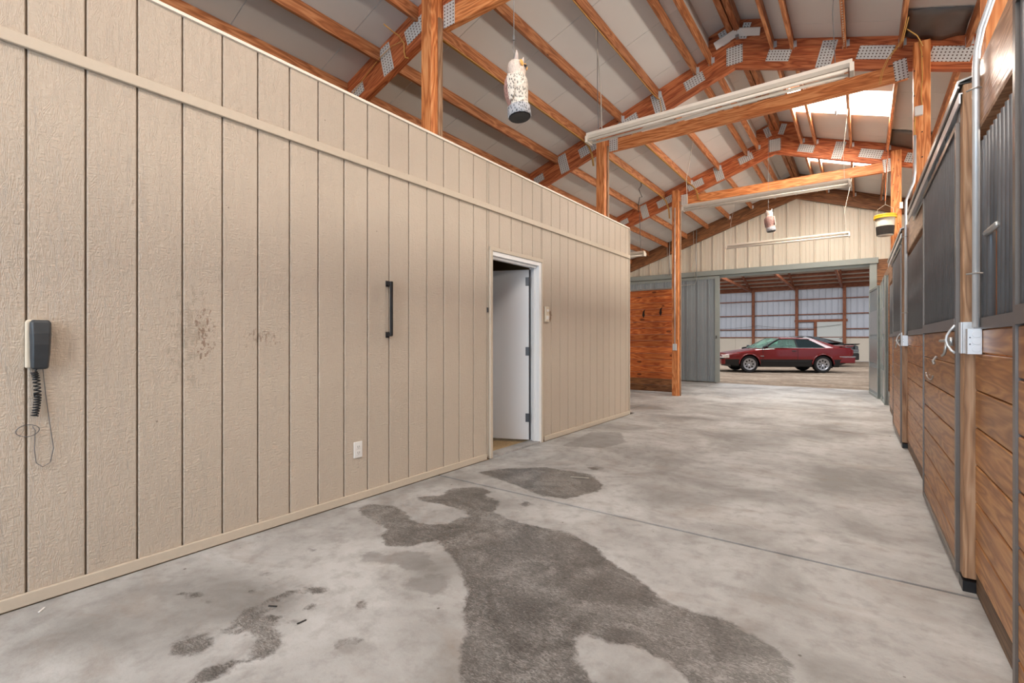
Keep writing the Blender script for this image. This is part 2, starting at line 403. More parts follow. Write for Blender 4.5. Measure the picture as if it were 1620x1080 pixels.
STAIN= [[(-2.2, 2.42), (-2.13, 2.52), (-2.01, 2.6), (-1.77, 2.6), (-1.59, 2.61), (-1.49, 2.64), (-1.24, 2.54), (-1.1, 2.42), (-0.91, 2.33), (-0.72, 2.2), (-0.6, 2.19), (-0.47, 2.21), (-0.35, 2.16), (-0.26, 2.12), (-0.21, 2.05), (-0.2, 1.89), (-0.45, 1.7), (-0.49, 1.73), (-0.59, 1.8), (-0.68, 1.82), (-0.78, 1.78), (-0.9, 1.77), (-0.94, 1.73), (-0.88, 1.61), (-0.81, 1.57), (-0.76, 1.54), (-0.69, 1.47), (-0.59, 1.27), (-0.95, 1.0), (-1.09, 1.18), (-1.14, 1.26), (-1.24, 1.36), (-1.33, 1.51), (-1.45, 1.62), (-1.51, 1.72), (-1.71, 1.88), (-1.82, 1.95), (-1.98, 2.03), (-2.16, 2.12), (-2.19, 2.27)], [(-2.92, 2.14), (-2.92, 2.26), (-2.75, 2.31), (-2.56, 2.28), (-2.44, 2.2), (-2.28, 2.21), (-2.19, 2.31), (-2.22, 2.44), (-2.07, 2.18), (-2.08, 2.05), (-2.13, 1.92), (-2.24, 1.84), (-2.41, 1.93), (-2.44, 2.01), (-2.6, 2.04), (-2.79, 2.07)], [(-2.76, 2.55), (-2.63, 2.7), (-2.7, 2.84), (-2.55, 3.03), (-2.38, 2.99), (-2.37, 2.89), (-2.2, 2.85), (-2.07, 2.64), (-1.98, 2.62), (-2.02, 2.55), (-2.16, 2.49), (-2.31, 2.55), (-2.49, 2.55), (-2.67, 2.51)], [(-2.83, 3.35), (-2.74, 3.56), (-2.43, 3.86), (-2.18, 3.89), (-1.98, 3.9), (-1.74, 3.68), (-1.7, 3.48), (-1.77, 3.32), (-1.82, 3.18), (-2.01, 3.14), (-2.27, 3.23), (-2.54, 3.29)], [(-2.09, 4.08), (-2.06, 4.18), (-1.96, 4.17), (-1.99, 4.04)], [(-2.04, 2.88), (-2.02, 2.96), (-1.94, 2.95), (-1.96, 2.87)], [(-2.19, 0.74), (-2.22, 0.79), (-2.17, 0.86), (-2.09, 0.86), (-2.06, 0.81), (-2.04, 0.77), (-2.12, 0.73)], [(-2.17, 0.96), (-2.22, 1.02), (-2.21, 1.08), (-2.23, 1.18), (-2.21, 1.26), (-2.17, 1.23), (-2.18, 1.14), (-2.19, 1.08), (-2.12, 1.06), (-2.04, 1.1), (-2.0, 1.04), (-1.94, 1.03), (-1.87, 1.01), (-1.82, 0.95), (-1.83, 0.9), (-1.86, 0.88), (-1.96, 0.94), (-2.04, 0.98), (-2.11, 0.95)], [(-1.93, 0.7), (-1.94, 0.77), (-1.9, 0.86), (-1.85, 0.81), (-1.86, 0.75), (-1.88, 0.7), (-1.9, 0.68)], [(-2.35, 1.23), (-2.32, 1.21), (-2.34, 1.19), (-2.39, 1.2), (-2.42, 1.23), (-2.4, 1.25)], [(-1.99, 1.23), (-1.97, 1.21), (-1.99, 1.19), (-2.02, 1.2), (-2.04, 1.22), (-2.02, 1.24)], [(-2.11, 1.33), (-2.11, 1.3), (-2.13, 1.28), (-2.17, 1.29), (-2.17, 1.31), (-2.15, 1.33)], [(-2.46, 1.28), (-2.45, 1.26), (-2.46, 1.24), (-2.5, 1.25), (-2.52, 1.27), (-2.5, 1.28)], [(-1.94, 1.13), (-1.94, 1.12), (-1.96, 1.1), (-1.98, 1.1), (-1.99, 1.12), (-1.97, 1.13)], [(-2.41, 0.98), (-2.4, 0.97), (-2.41, 0.96), (-2.44, 0.96), (-2.44, 0.97), (-2.43, 0.99)], [(-2.51, 0.98), (-2.5, 0.96), (-2.53, 0.94), (-2.56, 0.94), (-2.57, 0.96), (-2.55, 0.98)], [(-2.58, 0.94), (-2.57, 0.93), (-2.59, 0.91), (-2.62, 0.91), (-2.63, 0.93), (-2.61, 0.94)], [(-2.11, 1.12), (-2.09, 1.1), (-2.12, 1.08), (-2.16, 1.08), (-2.18, 1.11), (-2.15, 1.13)], [(-2.08, 0.93), (-2.07, 0.92), (-2.09, 0.9), (-2.12, 0.9), (-2.13, 0.92), (-2.11, 0.93)], [(-2.34, 1.14), (-2.34, 1.13), (-2.35, 1.11), (-2.37, 1.11), (-2.38, 1.13), (-2.36, 1.14)], [(-2.35, 1.35), (-2.34, 1.33), (-2.35, 1.33), (-2.37, 1.33), (-2.38, 1.34), (-2.37, 1.35)], [(-2.54, 1.57), (-2.52, 1.55), (-2.54, 1.54), (-2.56, 1.55), (-2.57, 1.56), (-2.56, 1.57)], [(-1.81, 1.37), (-1.78, 1.33), (-1.81, 1.32), (-1.86, 1.34), (-1.89, 1.38), (-1.87, 1.39)], [(-1.61, 1.2), (-1.61, 1.18), (-1.63, 1.16), (-1.66, 1.17), (-1.67, 1.19), (-1.64, 1.2)], [(-1.65, 1.15), (-1.64, 1.13), (-1.66, 1.12), (-1.68, 1.13), (-1.69, 1.14), (-1.67, 1.15)], [(-1.93, 1.13), (-1.93, 1.11), (-1.95, 1.1), (-1.98, 1.1), (-1.99, 1.12), (-1.96, 1.13)], [(-1.98, 1.23), (-1.97, 1.21), (-1.99, 1.2), (-2.02, 1.2), (-2.03, 1.22), (-2.02, 1.24)], [(-2.07, 1.35), (-2.07, 1.31), (-2.12, 1.28), (-2.17, 1.28), (-2.18, 1.32), (-2.13, 1.35)]]
FAINT= [[(-2.28, 1.67), (-2.25, 1.74), (-2.12, 1.78), (-2.14, 1.85), (-1.99, 1.93), (-1.88, 1.85), (-1.86, 1.75), (-1.95, 1.71), (-2.08, 1.71), (-2.19, 1.63)], [(-1.85, 1.59), (-1.82, 1.71), (-1.71, 1.81), (-1.62, 1.7), (-1.62, 1.62), (-1.7, 1.6), (-1.81, 1.59)], [(-2.76, 4.74), (-2.88, 5.69), (-2.55, 5.93), (-2.25, 5.34), (-2.33, 4.94)]]

# ================================================================== SETTING
# ---- floor: concrete slabs with recessed control joints
def seg_sd(px, py, poly):
    n = len(poly); inside = False; best = 1e9; j = n - 1
    for i in range(n):
        x1, y1 = poly[j]; x2, y2 = poly[i]
        if ((y2 > py) != (y1 > py)) and (px < (x1 - x2) * (py - y2) / (y1 - y2 + 1e-12) + x2): inside = not inside
        dx, dy = x2 - x1, y2 - y1; t = max(0, min(1, ((px - x1) * dx + (py - y1) * dy) / (dx * dx + dy * dy + 1e-12)))
        d = (px - x1 - t * dx) ** 2 + (py - y1 - t * dy) ** 2
        if d < best: best = d
        j = i
    best = math.sqrt(best); return best if inside else -best
def sdf(px, py, polys):
    b = -0.5
    for p, (x0, x1, y0, y1) in polys:
        if px < x0 - .2 or px > x1 + .2 or py < y0 - .2 or py > y1 + .2: continue
        b = max(b, seg_sd(px, py, p))
    return b
def bb(polys): return [(p, (min(a for a, _ in p), max(a for a, _ in p), min(b for _, b in p), max(b for _, b in p))) for p in polys]
STAIN = bb(STAIN); FAINT = bb(FAINT)
floor = sroot('floor')
struct('floor_base', MB().box(EL, ER, -4.6, YE, -0.30, -0.045), 'earth', parent=floor); 
def slab(x0, x1, y0, y1, stained=False):
    g = 0.011
    x0 += g; x1 -= g; y0 += g; y1 -= g
    if not stained:
        mb = MB(); mb.cbox(x0, x1, y0, y1, -0.05, 0.0, c=0.006); return mb.build('concrete_slab', 'conc', floor)
    st = 0.04; nx = int((x1 - x0) / st) + 1; ny = int((y1 - y0) / st) + 1
    vs = []; a1 = []; a2 = []
    for j in range(ny + 1):
        y = y0 + (y1 - y0) * j / ny
        for i in range(nx + 1):
            x = x0 + (x1 - x0) * i / nx; vs.append((x, y, 0)); a1.append(sdf(x, y, STAIN)); a2.append(sdf(x, y, FAINT))
    fs = [(j * (nx + 1) + i, j * (nx + 1) + i + 1, (j + 1) * (nx + 1) + i + 1, (j + 1) * (nx + 1) + i) for j in range(ny) for i in range(nx)]
    n = len(vs); cs = [(x0, y0), (x1, y0), (x1, y1), (x0, y1)]
    ci = [0, nx, (ny + 1) * (nx + 1) - 1, ny * (nx + 1)]
    vs += [(x, y, -0.05) for x, y in cs]; a1 += [-1] * 4; a2 += [-1] * 4
    rows = [list(range(0, nx + 1)), [j * (nx + 1) + nx for j in range(ny + 1)], list(range(ny * (nx + 1) + nx, ny * (nx + 1) - 1, -1)), [j * (nx + 1) for j in range(ny, -1, -1)]]
    for k, r in enumerate(rows): fs.append(tuple(reversed(r)) + (n + k, n + (k + 1) % 4))
    mb = MB(); mb.v = vs; mb.f = fs; mb.mi = [0] * len(fs)
    o = mb.build('concrete_slab', 'concst', floor)
    for nm, a in (('stain', a1), ('faint', a2)):
        at = o.data.attributes.new(nm, 'FLOAT', 'POINT'); at.data.foreach_set('value', a)
    return o
slab(XL, 0.62, -4.6, -0.6)
slab(XL, 0.62, -0.6, 3.08, True); slab(XL, 0.62, 3.08, 7.66, True)
slab(-3.30, 0.62, 7.66, 10.92); slab(-3.30, 0.62, 10.92, YE)
slab(EL, -3.30, 7.60, 10.92); slab(EL, -3.30, 10.92, YE)
stall_floor = struct('floor_stalls', MB().box(0.62, ER, -4.6, YE, -0.045, -0.01), 'dirt')

# ---- roof liner sheets, skylights, purlins
ceiling = sroot('ceiling')
SK = 8.455
Y0 = SK - 0.915 * 14
k = 0
while Y0 + 0.915 * k < YE - 0.01:
    ya = Y0 + 0.915 * k + 0.003; yb = min(Y0 + 0.915 * (k + 1), YE) - 0.003; k += 1
    sky = any(abs(ya - 0.003 - q) < 0.02 for q in (SK, SK + 2.745, SK - 0.915 * 6, SK - .915 * 8, SK - 0.915 * 11))  # the nearer skylights, out of view, are added for light
    def sheet(xa, xb, dz, name='roof_sheet', mat='ceil'):
        za, zb = roof(xa) + dz, roof(xb) + dz
        MB().prism([(xa, za), (xb, zb), (xb, zb + 0.03), (xa, za + 0.03)], ya, yb, 'y').build(name, mat, ceiling)
    sheet(EL, XC - 0.33, 0); sheet(XC - 0.33, XC, 0.27); sheet(XC, XC + 0.43, 0.27)
    MB().box(XC - .335, XC - .33, ya, yb, roof(XC - .33), roof(XC - .33) + .27).build('ridge_riser', 'ceil', ceiling); MB().box(XC + .43, XC + .435, ya, yb, roof(XC + .43), roof(XC + .43) + .27).build('ridge_riser', 'ceil', ceiling)
    if sky:
        sheet(XC + 0.43, 0.33, 0, 'skylight_or_added_panel', 'skylight'); sheet(0.33, ER, 0)
    else: sheet(XC + 0.43, ER, 0)
TY = [-0.34, 3.32, 6.98, 10.64, YE - 0.10]
PX = [XC + d for d in (-5.0, -4.42, -3.87, -3.30, -2.74, -2.16, -1.60, -1.03, -0.50, -0.30, 0.45, 0.67, 1.21, 1.73, 2.28, 2.85, 3.4, 4.0, 4.55, 5.1)]
hang = MB()
bays = [(-4.5, TY[0] - .04)] + [(TY[i] + 0.04, TY[i + 1] - 0.04) for i in range(4)]
for x in PX:
    for (a, b) in bays:
        if x < -4.0 and b < 3: continue
        z = roof(x) - 0.075
        board('purlin', 'purlin', (x, a, z), (x, b, z), 0.14, 0.038, (1, 0, 0), ceiling)
        if -3 < x < 1.2:
            for ye in (a, b):
                s = 1 if ye == a else -1
                hang.box(x - 0.021, x - 0.0195, ye, ye + s * 0.05, z - 0.074, z + 0.03); hang.box(x + 0.0195, x + 0.021, ye, ye + s * 0.05, z - 0.074, z + 0.03)
                hang.box(x + 0.021, x + 0.05, ye + s * 0.001, ye + s * 0.003, z - 0.05, z + 0.03)
hang.build('joist_hanger', 'galvlight', ceiling, kind='stuff')
for (a, b) in bays:
    for s in (-1, 1):
        board('ridge_beam', 'purlin', (XC + s * 0.042, a, 5.38), (XC + s * 0.042, b, 5.38), 0.19, 0.07, (1, 0, 0), ceiling)

# ---- left wall: grooved siding of the tack room
wall = sroot('wall_left')
WT = 3.0; DY0, DY1, DT = 3.80, 4.78, 2.12
mb = MB(); t0, t1 = XL - 0.10, XL - 0.018
mb.box(t0, t1, -4.6, DY0, 0.0, WT); mb.box(t0, t1, DY1, 7.38, 0.0, WT); mb.box(t0, t1, DY0, DY1, DT, WT)
struct('stud_wall', mb, 'groove', parent=wall)
def edge_board(y0, y1, z0, z1):
    mb = MB(); c = 0.004; g = 0.0038
    y0 += g; y1 -= g
    mb.prism([(t1 - .001, y0), (t1 - .001, y1), (XL - 0.005, y1), (XL, y1 - c), (XL, y0 + c), (XL - 0.005, y0)], z0, z1, 'z')
    mb.build('siding_board', 'siding', wall)
y = 0.468 - 0.2064 * 12
grooves = []
while y < 7.409: grooves.append(y); y += 0.2064
grooves = [g for g in grooves if g > -2.2] + [7.409]
for a, b in zip(grooves, grooves[1:]):
    if b - a < 0.03: continue
    if b <= DY0 or a >= DY1: edge_board(a, b, 0.02, WT)
    else:
        if a < DY0: edge_board(a, DY0, 0.02, WT)
        if b > DY1: edge_board(DY1, b, 0.02, WT)
        edge_board(max(a, DY0), min(b, DY1), DT, WT)
def strip(name, y0, y1, z0, z1, d, mat='trim', cat_x=None):
    o = struct(name, MB().box(XL, XL + d, y0, y1, z0, z1), mat); b = o.modifiers.new('b', 'BEVEL'); b.width = 0.004; b.segments = 2; return o
strip('trim_1', -2.2, 7.415, 2.515, 2.572, 0.022)
struct('trim_2', MB().box(XL - 0.11, XL + 0.012, -2.2, 7.42, WT, WT + 0.018), 'cap')
strip('baseboard_left', -2.2, DY0 - 0.05, 0.006, 0.062, 0.018)
strip('baseboard_left.001', DY1 + 0.06, 7.42, 0.006, 0.062, 0.018)
struct('trim_3', MB().box(XL - 0.10, XL + 0.012, 7.409, 7.43, 0.0, WT + .018), 'trim')
# tack room behind the wall
mb = MB(); mb.box(EL, EL + .05, -4.6, 7.38, 0, WT); mb.box(EL, t0, 7.30, 7.38, 0, WT); mb.box(EL, t0, -4.65, -4.6, 0, WT)
struct('wall_tack_room', mb, 'roomwall')
tw = sroot('wall_tack_room_partition')
for i in range(16):
    MB().box(-5.3, -5.27, 3.2 + .2 * i, 3.39 + .2 * i, 0, 2.9).build('wall_panel', 'roomwall', tw)
struct('ceiling_tack_room', MB().box(EL, t0, -4.6, 7.3, 2.90, 2.94), 'roomwall')
struct('floor_tack_room', MB().box(EL, XL - .01, -4.6, 7.38, -0.04, 0.0), 'osb')
# doorway: casing, jambs, head, sill, open leaf
def bev(o, w_=0.003): m = o.modifiers.new('b', 'BEVEL'); m.width = w_; m.segments = 2; return o
dr = sroot('door_1', (XL, 4.3, 0))
bev(MB().box(XL - 0.10, XL + 0.022, DY0, DY0 + 0.045, 0, DT).build('door_casing', 'trim', dr), 0.01)
bev(MB().box(XL - 0.0, XL + 0.020, DY0, DY1 + 0.01, DT - 0.01, DT + 0.03).build('door_casing', 'trim', dr))
bev(MB().box(XL - 0.0, XL + 0.016, DY1 - 0.005, DY1 + 0.025, 0, DT + .0).build('door_casing', 'trim', dr))
mb = MB(); mb.box(XL - 0.13, XL + 0.008, DY1 - 0.055, DY1 - 0.005, 0, DT - .01); mb.box(XL - 0.075, XL - 0.045, DY1 - 0.075, DY1 - 0.055, 0.02, DT - 0.04)
bev(mb.build('door_jamb', 'jamb', dr))
mb = MB(); mb.box(XL - 0.13, XL + 0.008, DY0 + 0.045, DY1 - 0.055, DT - 0.055, DT - .01); mb.box(XL - 0.075, XL - 0.03, DY0 + 0.045, DY1 - 0.055, DT - 0.08, DT - 0.055)
bev(mb.build('door_head', 'jamb', dr))
bev(MB().box(XL - 0.13, XL + 0.014, DY0 + 0.03, DY1 - 0.04, 0.0, 0.022).build('door_sill', 'conc', dr))
leafa = math.radians(202)
LX = T(XL - 0.115, DY1 - 0.062, 0.03) @ Matrix.Rotation(leafa, 4, 'Z')
leaf = MB().box(0.012, 0.86, -0.022, 0.022, 0.0, 2.0).build('door_leaf', 'white', dr, X=LX); bev(leaf)
for z in (0.26, 1.04, 1.86):
    mb = MB(); mb.box(-0.012, 0.05, 0.020, 0.027, z - 0.05, z + 0.05); mb.tube([(0.0, 0.03, z - 0.05), (0.0, 0.03, z + 0.05)], 0.008)
    mb.build('door_hinge', 'hinge', dr, X=LX)
MB().box(-0.012, 0.008, -0.012, 0.012, 0.0, 2.0, X=T(0, 0, 0)).build('door_gap_strip', 'hinge', dr, X=T(XL - 0.118, DY1 - 0.058, 0.03))

# ---- end wall: cream ribbed panels over the big sliding-door opening
def ribbed(x0, x1, ztop, z0, y, pitch=0.305, first=None, t=0.012, rib=0.022, axis='x'):
    """list of panels: (x ranges with profile); y is the flat face, ribs stand toward -y"""
    pass
def ribpanel(name, mat, parent, x0, x1, z0, ztop, y, rib=0.022, pitch=0.305, sgn=-1, X=None, minor=True):
    pts = []; x = x0
    while x < x1 - 1e-4:
        e = min(x + pitch, x1)
        prof = [(0, 0), (0.012, rib), (0.032, rib), (0.046, 0)]
        if minor: prof += [(0.125, 0), (0.131, 0.006), (0.143, 0.006), (0.149, 0), (0.210, 0), (0.216, 0.006), (0.228, 0.006), (0.234, 0)]
        for d, h in prof:
            if x + d < e: pts.append((x + d, y + sgn * h))
        x = e
    pts.append((x1, y))
    vs = [];
    for px, py in pts: vs.append((px, py, z0)); vs.append((px, py, ztop(px) if callable(ztop) else ztop))
    n = len(vs) // 2; fs = [(2 * i, 2 * i + 2, 2 * i + 3, 2 * i + 1) for i in range(n - 1)]
    back = [(px, y - sgn * 0.004, pz) for (px, py, pz) in vs]
    m = len(vs); vs += back; fs += [(m + 2 * i, m + 2 * i + 1, m + 2 * i + 3, m + 2 * i + 2) for i in range(n - 1)]
    fs += [(0, 1, m + 1, m), (2 * n - 2, m + 2 * n - 2, m + 2 * n - 1, 2 * n - 1)]
    fs += [(2 * i + 1, 2 * i + 3, m + 2 * i + 3, m + 2 * i + 1) for i in range(n - 1)] + [(2 * i, m + 2 * i, m + 2 * i + 2, 2 * i + 2) for i in range(n - 1)]
    mb = MB(); mb.add(vs, fs); return mb.build(name, mat, parent, X=X)
wf = sroot('wall_far', (XC, YE, 0))
gz = lambda x: 5.04 - 0.30 * abs(x - XC)
x = -6.8
while x < ER:
    e = min(x + 0.915, ER); ribpanel('ribbed_wall_panel', 'cream', wf, x, e, 3.10, gz, YE - 0.005, rib=.04); x = e
# low part beside the opening
x = EL
while x < -3.4: e = min(x + 0.915, -3.3); ribpanel('ribbed_wall_panel', 'cream', wf, x, e, 0.02, 3.10, YE - 0.005); x = e
for a, b in ((0.62, 1.535), (1.535, 2.45), (2.45, 3.365), (3.365, 4.2)): ribpanel('ribbed_wall_panel', 'cream', wf, a, b, 0.02, 3.10, YE - 0.005)
struct('wall_far_backing', MB().prism([(EL, 3.1), (ER, 3.1), (ER, roof(ER)), (XC, 5.5), (EL, roof(EL))], YE + 0.02, YE + 0.06, 'y').box(EL, -3.35, YE + .02, YE + .06, 0, 3.1).box(0.45, ER, YE + .02, YE + .06, 0, 3.1), 'groove')
# door header track and jamb trims
tr = struct('trim_4', MB().box(-6.9, 0.30, YE - 0.13, YE - 0.02, 3.03, 3.16).box(-6.9, 0.30, YE - 0.15, YE - 0.02, 3.02, 3.035), 'greytrim')
bev(tr, 0.006)
struct('trim_5', MB().box(0.13, 0.27, YE - 0.10, YE + 0.05, 0, 3.03), 'greytrim')
struct('trim_6', MB().box(0.27, 0.62, YE - 0.06, YE + 0.04, 0, 3.12), 'darkwood')
struct('trim_7', MB().box(-6.2, 0.13, YE + 0.0, YE + 0.12, 2.96, 3.06), 'greytrim')
# outer walls and the wall with the open door behind the camera
mb = MB(); mb.box(EL - .05, EL, -4.6, YE, 0, 3.4); struct('wall_outer_left', mb, 'cream')
mb = MB(); mb.box(ER, ER + .05, -4.6, YE, 0, 3.4); struct('wall_outer_right', mb, 'cream')
mb = MB(); mb.box(EL, XL - 0.1, -4.65, -4.6, 0, 3.2); mb.box(1.2, ER, -4.65, -4.6, 0, 3.2)
mb.prism([(EL, 3.2), (ER, 3.2), (ER, roof(ER)), (XC, 5.5), (EL, roof(EL))], -4.65, -4.6, 'y'); struct('wall_back', mb, 'cream')
struct('added_glow_panel', MB().box(-3.9, 1.1, -4.60, -4.59, 3.85, 4.62), 'skylight')  # glowing panel added behind the camera to go with the high fill light

# ---- riding arena beyond the opening
struct('floor_arena', MB().box(-22, 20, YE + 0.0, 34.0, -0.3, -0.012), 'dirt')
g = MB(); rng = random.Random(3)
nx, ny = 150, 130
vs = []
for j in range(ny + 1):
    for i in range(nx + 1):
        X_ = -13 + 16 * i / nx; Y_ = YE + 0.02 + 19.3 * (j / ny) ** 1.4
        z = 0.035 * mnoise.noise(Vector((X_ * 1.5, Y_ * 1.5, 0))) + 0.035 * mnoise.noise(Vector((X_ * 6, Y_ * 6, 3)))
        edge = min(1, (Y_ - YE) / 0.6)
        vs.append((X_, Y_, (-0.002 + z * 0.5) * edge - 0.004))
g.add(vs, [(j * (nx + 1) + i, j * (nx + 1) + i + 1, (j + 1) * (nx + 1) + i + 1, (j + 1) * (nx + 1) + i) for j in range(ny) for i in range(nx)])
o = g.build('loose_dirt', 'dirt', D.objects['floor_arena'], smooth=True, kind='stuff')
YF = 33.8
wa = sroot('wall_arena', (0, YF, 0))
x = -14.0
while x < 4.0:
    ribpanel('ribbed_wall_panel', 'arenametal', wa, x, x + 0.915, 1.30, 4.5, YF + 0.06, minor=False, rib=0.05); x += 0.915
struct('wall_arena_side', MB().box(-22, -21.9, YE, 34, 0, 8).box(20, 20.1, YE, 34, 0, 8).box(-22, 20, 34.0, 34.1, 0, 5).box(-22, EL, YE, YE + .1, 0, 9).box(ER, 20, YE, YE + .1, 0, 9), 'arenametal')
x = -14.0
PXS = [-0.856 - 2.38 * i for i in range(-2, 6)]
while x < 4.0:
    if not (-2.2 < x + 0.6 < -0.9 and False): MB().box(x + .004, x + 1.216, YF + 0.0, YF + 0.03, 0.0, 1.35).build('wainscot_panel', 'wainscot', wa)
    x += 1.22
for z in (1.87, 2.75, 3.65):
    board('wall_girt', 'arenawood', (-14, YF, z), (4, YF, z), 0.05, 0.13, (0, 1, 0), wa)
board('wall_girt', 'arenawood', (-14, YF - .02, 1.38), (4, YF - .02, 1.38), 0.05, 0.12, (0, 1, 0), wa)
board('wall_girt', 'arenawood', (-14, YF - .02, 4.36), (4, YF - .02, 4.36), 0.20, 0.05, (0, 1, 0), wa)
board('door_lintel', 'arenawood', (-3.35, YF - .06, 2.36), (-0.7, YF - .06, 2.36), 0.14, 0.06, (0, 1, 0), wa)
for xp in PXS:
    board('wall_post', 'arenawood', (xp, YF - 0.06, 0.0), (xp, YF - 0.06, 4.4), 0.16, 0.14, (0, 1, 0), wa)
board('wall_post', 'arenawood', (-2.28, YF - 0.05, 1.4), (-2.28, YF - 0.05, 2.3), 0.14, 0.10, (0, 1, 0), wa)
ad = sroot('door_2', (-1.55, YF, 0)); 
bev(MB().box(-2.20, -0.94, YF - 0.07, YF - 0.02, 0.02, 2.28).build('door_panel', 'rolldoor', ad))
MB().box(-1.03, -0.99, YF - 0.12, YF - 0.07, 1.28, 1.32).tube([(-1.01, YF - .12, 1.30), (-1.10, YF - .13, 1.30)], 0.012).build('door_handle', 'black', ad)
for x0 in (-13.8, -9.7, -5.4):     # sagging cable along the wall
    mb = MB(); mb.tube([(x0 + i * 0.4, YF - 0.15, 2.12 - 0.18 * (1 - ((i - 5.5) / 5.5) ** 2)) for i in range(12)], 0.010, 5)
    tag(mb.build('wall_cable', 'wire', org=(x0, YF - .15, 2.1)), {-13.8: 'thin dark cable sagging along the far arena wall, hidden end on the left', -9.7: 'thin dark cable sagging along the bluish far arena wall left of the red car', -5.4: 'thin dark cable sagging across the far arena wall above the red car'}[x0], 'cable')
ra = sroot('ceiling_arena')
rz = lambda y: 4.47 + 0.25 * (YF - y)
MB().prism([(34.0, rz(34.0)), (14.3, rz(24) + .25 * 0), (14.3, rz(24) + .04), (24, rz(24) + .04), (34.0, rz(34) + .04)][:1] + [(24, rz(24)), (14.3, rz(24)), (14.3, rz(24) + .04), (24, rz(24) + .04), (34.0, rz(34) + .04)], -22, 20, 'x').build('roof_sheet', 'ceil', ra)
for i in range(12):
    yy = YF - 0.15 - 0.62 * i; board('purlin', 'arenawood', (-16, yy, rz(yy) - 0.075), (4.5, yy, rz(yy) - 0.075), 0.14, 0.04, (0, 1, 0), ra)
for xp in PXS:
    board('truss_chord', 'arenawood', (xp - 0.12, YF - .05, 4.30), (xp - 0.12, 24.5, 4.36), 0.14, 0.09, (1, 0, 0), ra)
    board('truss_rafter', 'arenawood', (xp - 0.12, YF - .05, rz(YF - .05) - .2), (xp - 0.12, 24.5, rz(24.5) - .2), 0.14, 0.09, (1, 0, 0), ra)

# ================================================================== THINGS
# ---- roof trusses
def truss(yc, label, post_l=True, tie=True, gable=False):
    r = thing('roof_truss', label, 'roof truss', (XC, yc, 4.1), 'roof trusses')
    d = 0.125; xs = (-6.95, 4.12)
    for k in range(3):
        off = -0.0625 - d * k
        for xe in xs:
            board('rafter_board', 'truss' if not gable else 'darkwood', (XC, yc, roof(XC) + off - .02 * 0), (xe, yc, roof(xe) + off), 0.1175, 0.075 if k != 1 else 0.070, (0, 1, 0), r)
    MB().prism([(XC - 0.33, roof(XC - .4) - .02), (XC + 0.43, roof(XC - .4) - .02), (XC + 0.43, roof(XC - .43) + .265), (XC, 5.475), (XC - 0.33, roof(XC - .33) + .265)], yc - .034, yc + .034, 'y').build('peak_block', 'truss' if not gable else 'darkwood', r)
    if tie:
        board('tie_beam', 'post' if not gable else 'darkwood', (-3.20, yc - 0.002, 4.215), (0.41, yc - .002, 4.215), 0.175, 0.072, (0, 1, 0), r, c=.006)
    if gable: return r
    yf = yc - 0.0395
    sl = math.atan(0.34)
    def plate(x, z, w, h, ang): 
        MB().box(-w / 2, w / 2, -0.0015, 0.0015, -h / 2, h / 2).build('nail_plate', 'nailplate', r, X=T(x, yf, z) @ Matrix.Rotation(-ang, 4, 'Y'))
    for (dx, w, h) in ((0.52, .27, .14), (1.03, .16, .31), (1.50, .34, .15), (2.15, .36, .16), (2.62, .16, .31), (3.10, .20, .12), (4.6, .3, .14)):
        for s in (-1, 1):
            x = XC + s * dx; plate(x, roof(x) - 0.20 + (0.0 if h > .2 else random.uniform(-.02, .02)), w, h, -s * sl + (0 if h < .2 else .06 * s))
    plate(XC, 5.0, 0.20, 0.24, 0)
    plate(XC - .13, 5.28, 0.10, 0.2, sl); plate(XC + .13, 5.28, 0.10, 0.2, -sl)
    plate(0.345, 4.235, 0.12, 0.23, 0.1); plate(-3.115, 4.235, 0.14, 0.22, 0)
    return r
truss(TY[1], 'nearest timber roof truss, crossing above the front wooden post')
truss(TY[2], 'timber roof truss behind the nearest hanging light, its peak at the top of view')
truss(TY[3], 'timber roof truss over the second hanging light, nearer the end wall')
truss(TY[0], 'timber roof truss overhead behind the viewer, out of view')
truss(TY[4], 'dark brown roof truss lying against the cream ribbed end wall', tie=False, gable=True)
# bent perforated bracket below the middle truss ridge; sunlight on it painted white
r_ = thing('ridge_bracket', 'bent perforated metal bracket under the roof ridge, its sunlit brightness painted white', 'bracket', (XC, TY[2] - .10, 5.2))
sl = math.atan(0.34)
for s in (-1, 1):
    MB().box(-0.145, 0.145, -0.05, 0.05, -0.0015, 0.0015).box(-.145, .145, -.05, -.047, -.015, 0).build('perforated_wing', 'plate', r_, X=T(XC + 0.04 + s * 0.138, TY[2] - 0.085, 5.225) @ Matrix.Rotation(s * sl, 4, 'Y') @ Matrix.Rotation(math.radians(-44), 4, 'X'))
MB().box(-0.02, 0.02, -0.03, 0.02, -0.02, 0.02).build('bracket_clip', 'galv', r_, X=T(XC + .04, TY[2] - 0.055, 5.22))

# ---- posts
def post(x, y, z0, z1, label, s=0.14, group='main timber posts', mat='post', sx=None):
    r = thing('timber_post', label, 'post', (x, y, z0), group)
    board('post_shaft', mat, (x, y, z0), (x, y, z1), sx or s, s, (0, 1, 0), r, c=.006)
    return r
YP = [t - 0.11 for t in TY]
p1 = post(-3.27, YP[1], 0, 4.43, 'nearest bare timber post rising behind the beige wall into the roof')
MB().box(-3.34, -3.28, YP[1] - .12, YP[1] - .07, 3.0, 3.16).build('wood_block', 'post', p1)
p2 = post(-3.27, YP[2], 0, 4.43, 'timber post rising behind the beige wall under the nearest hanging light')
p3 = post(-3.27, YP[3], 0, 4.43, 'full-height timber post beside the orange plank partition')
for p, yb in ((p1, YP[1]), (p2, YP[2]), (p3, YP[3])):
    o = board('edge_strip', 'stallpost', (-3.188, yb + .03, 3.0 if p != p3 else 0.0), (-3.188, yb + .03, 4.2), 0.022, 0.05, (0, 1, 0), p)
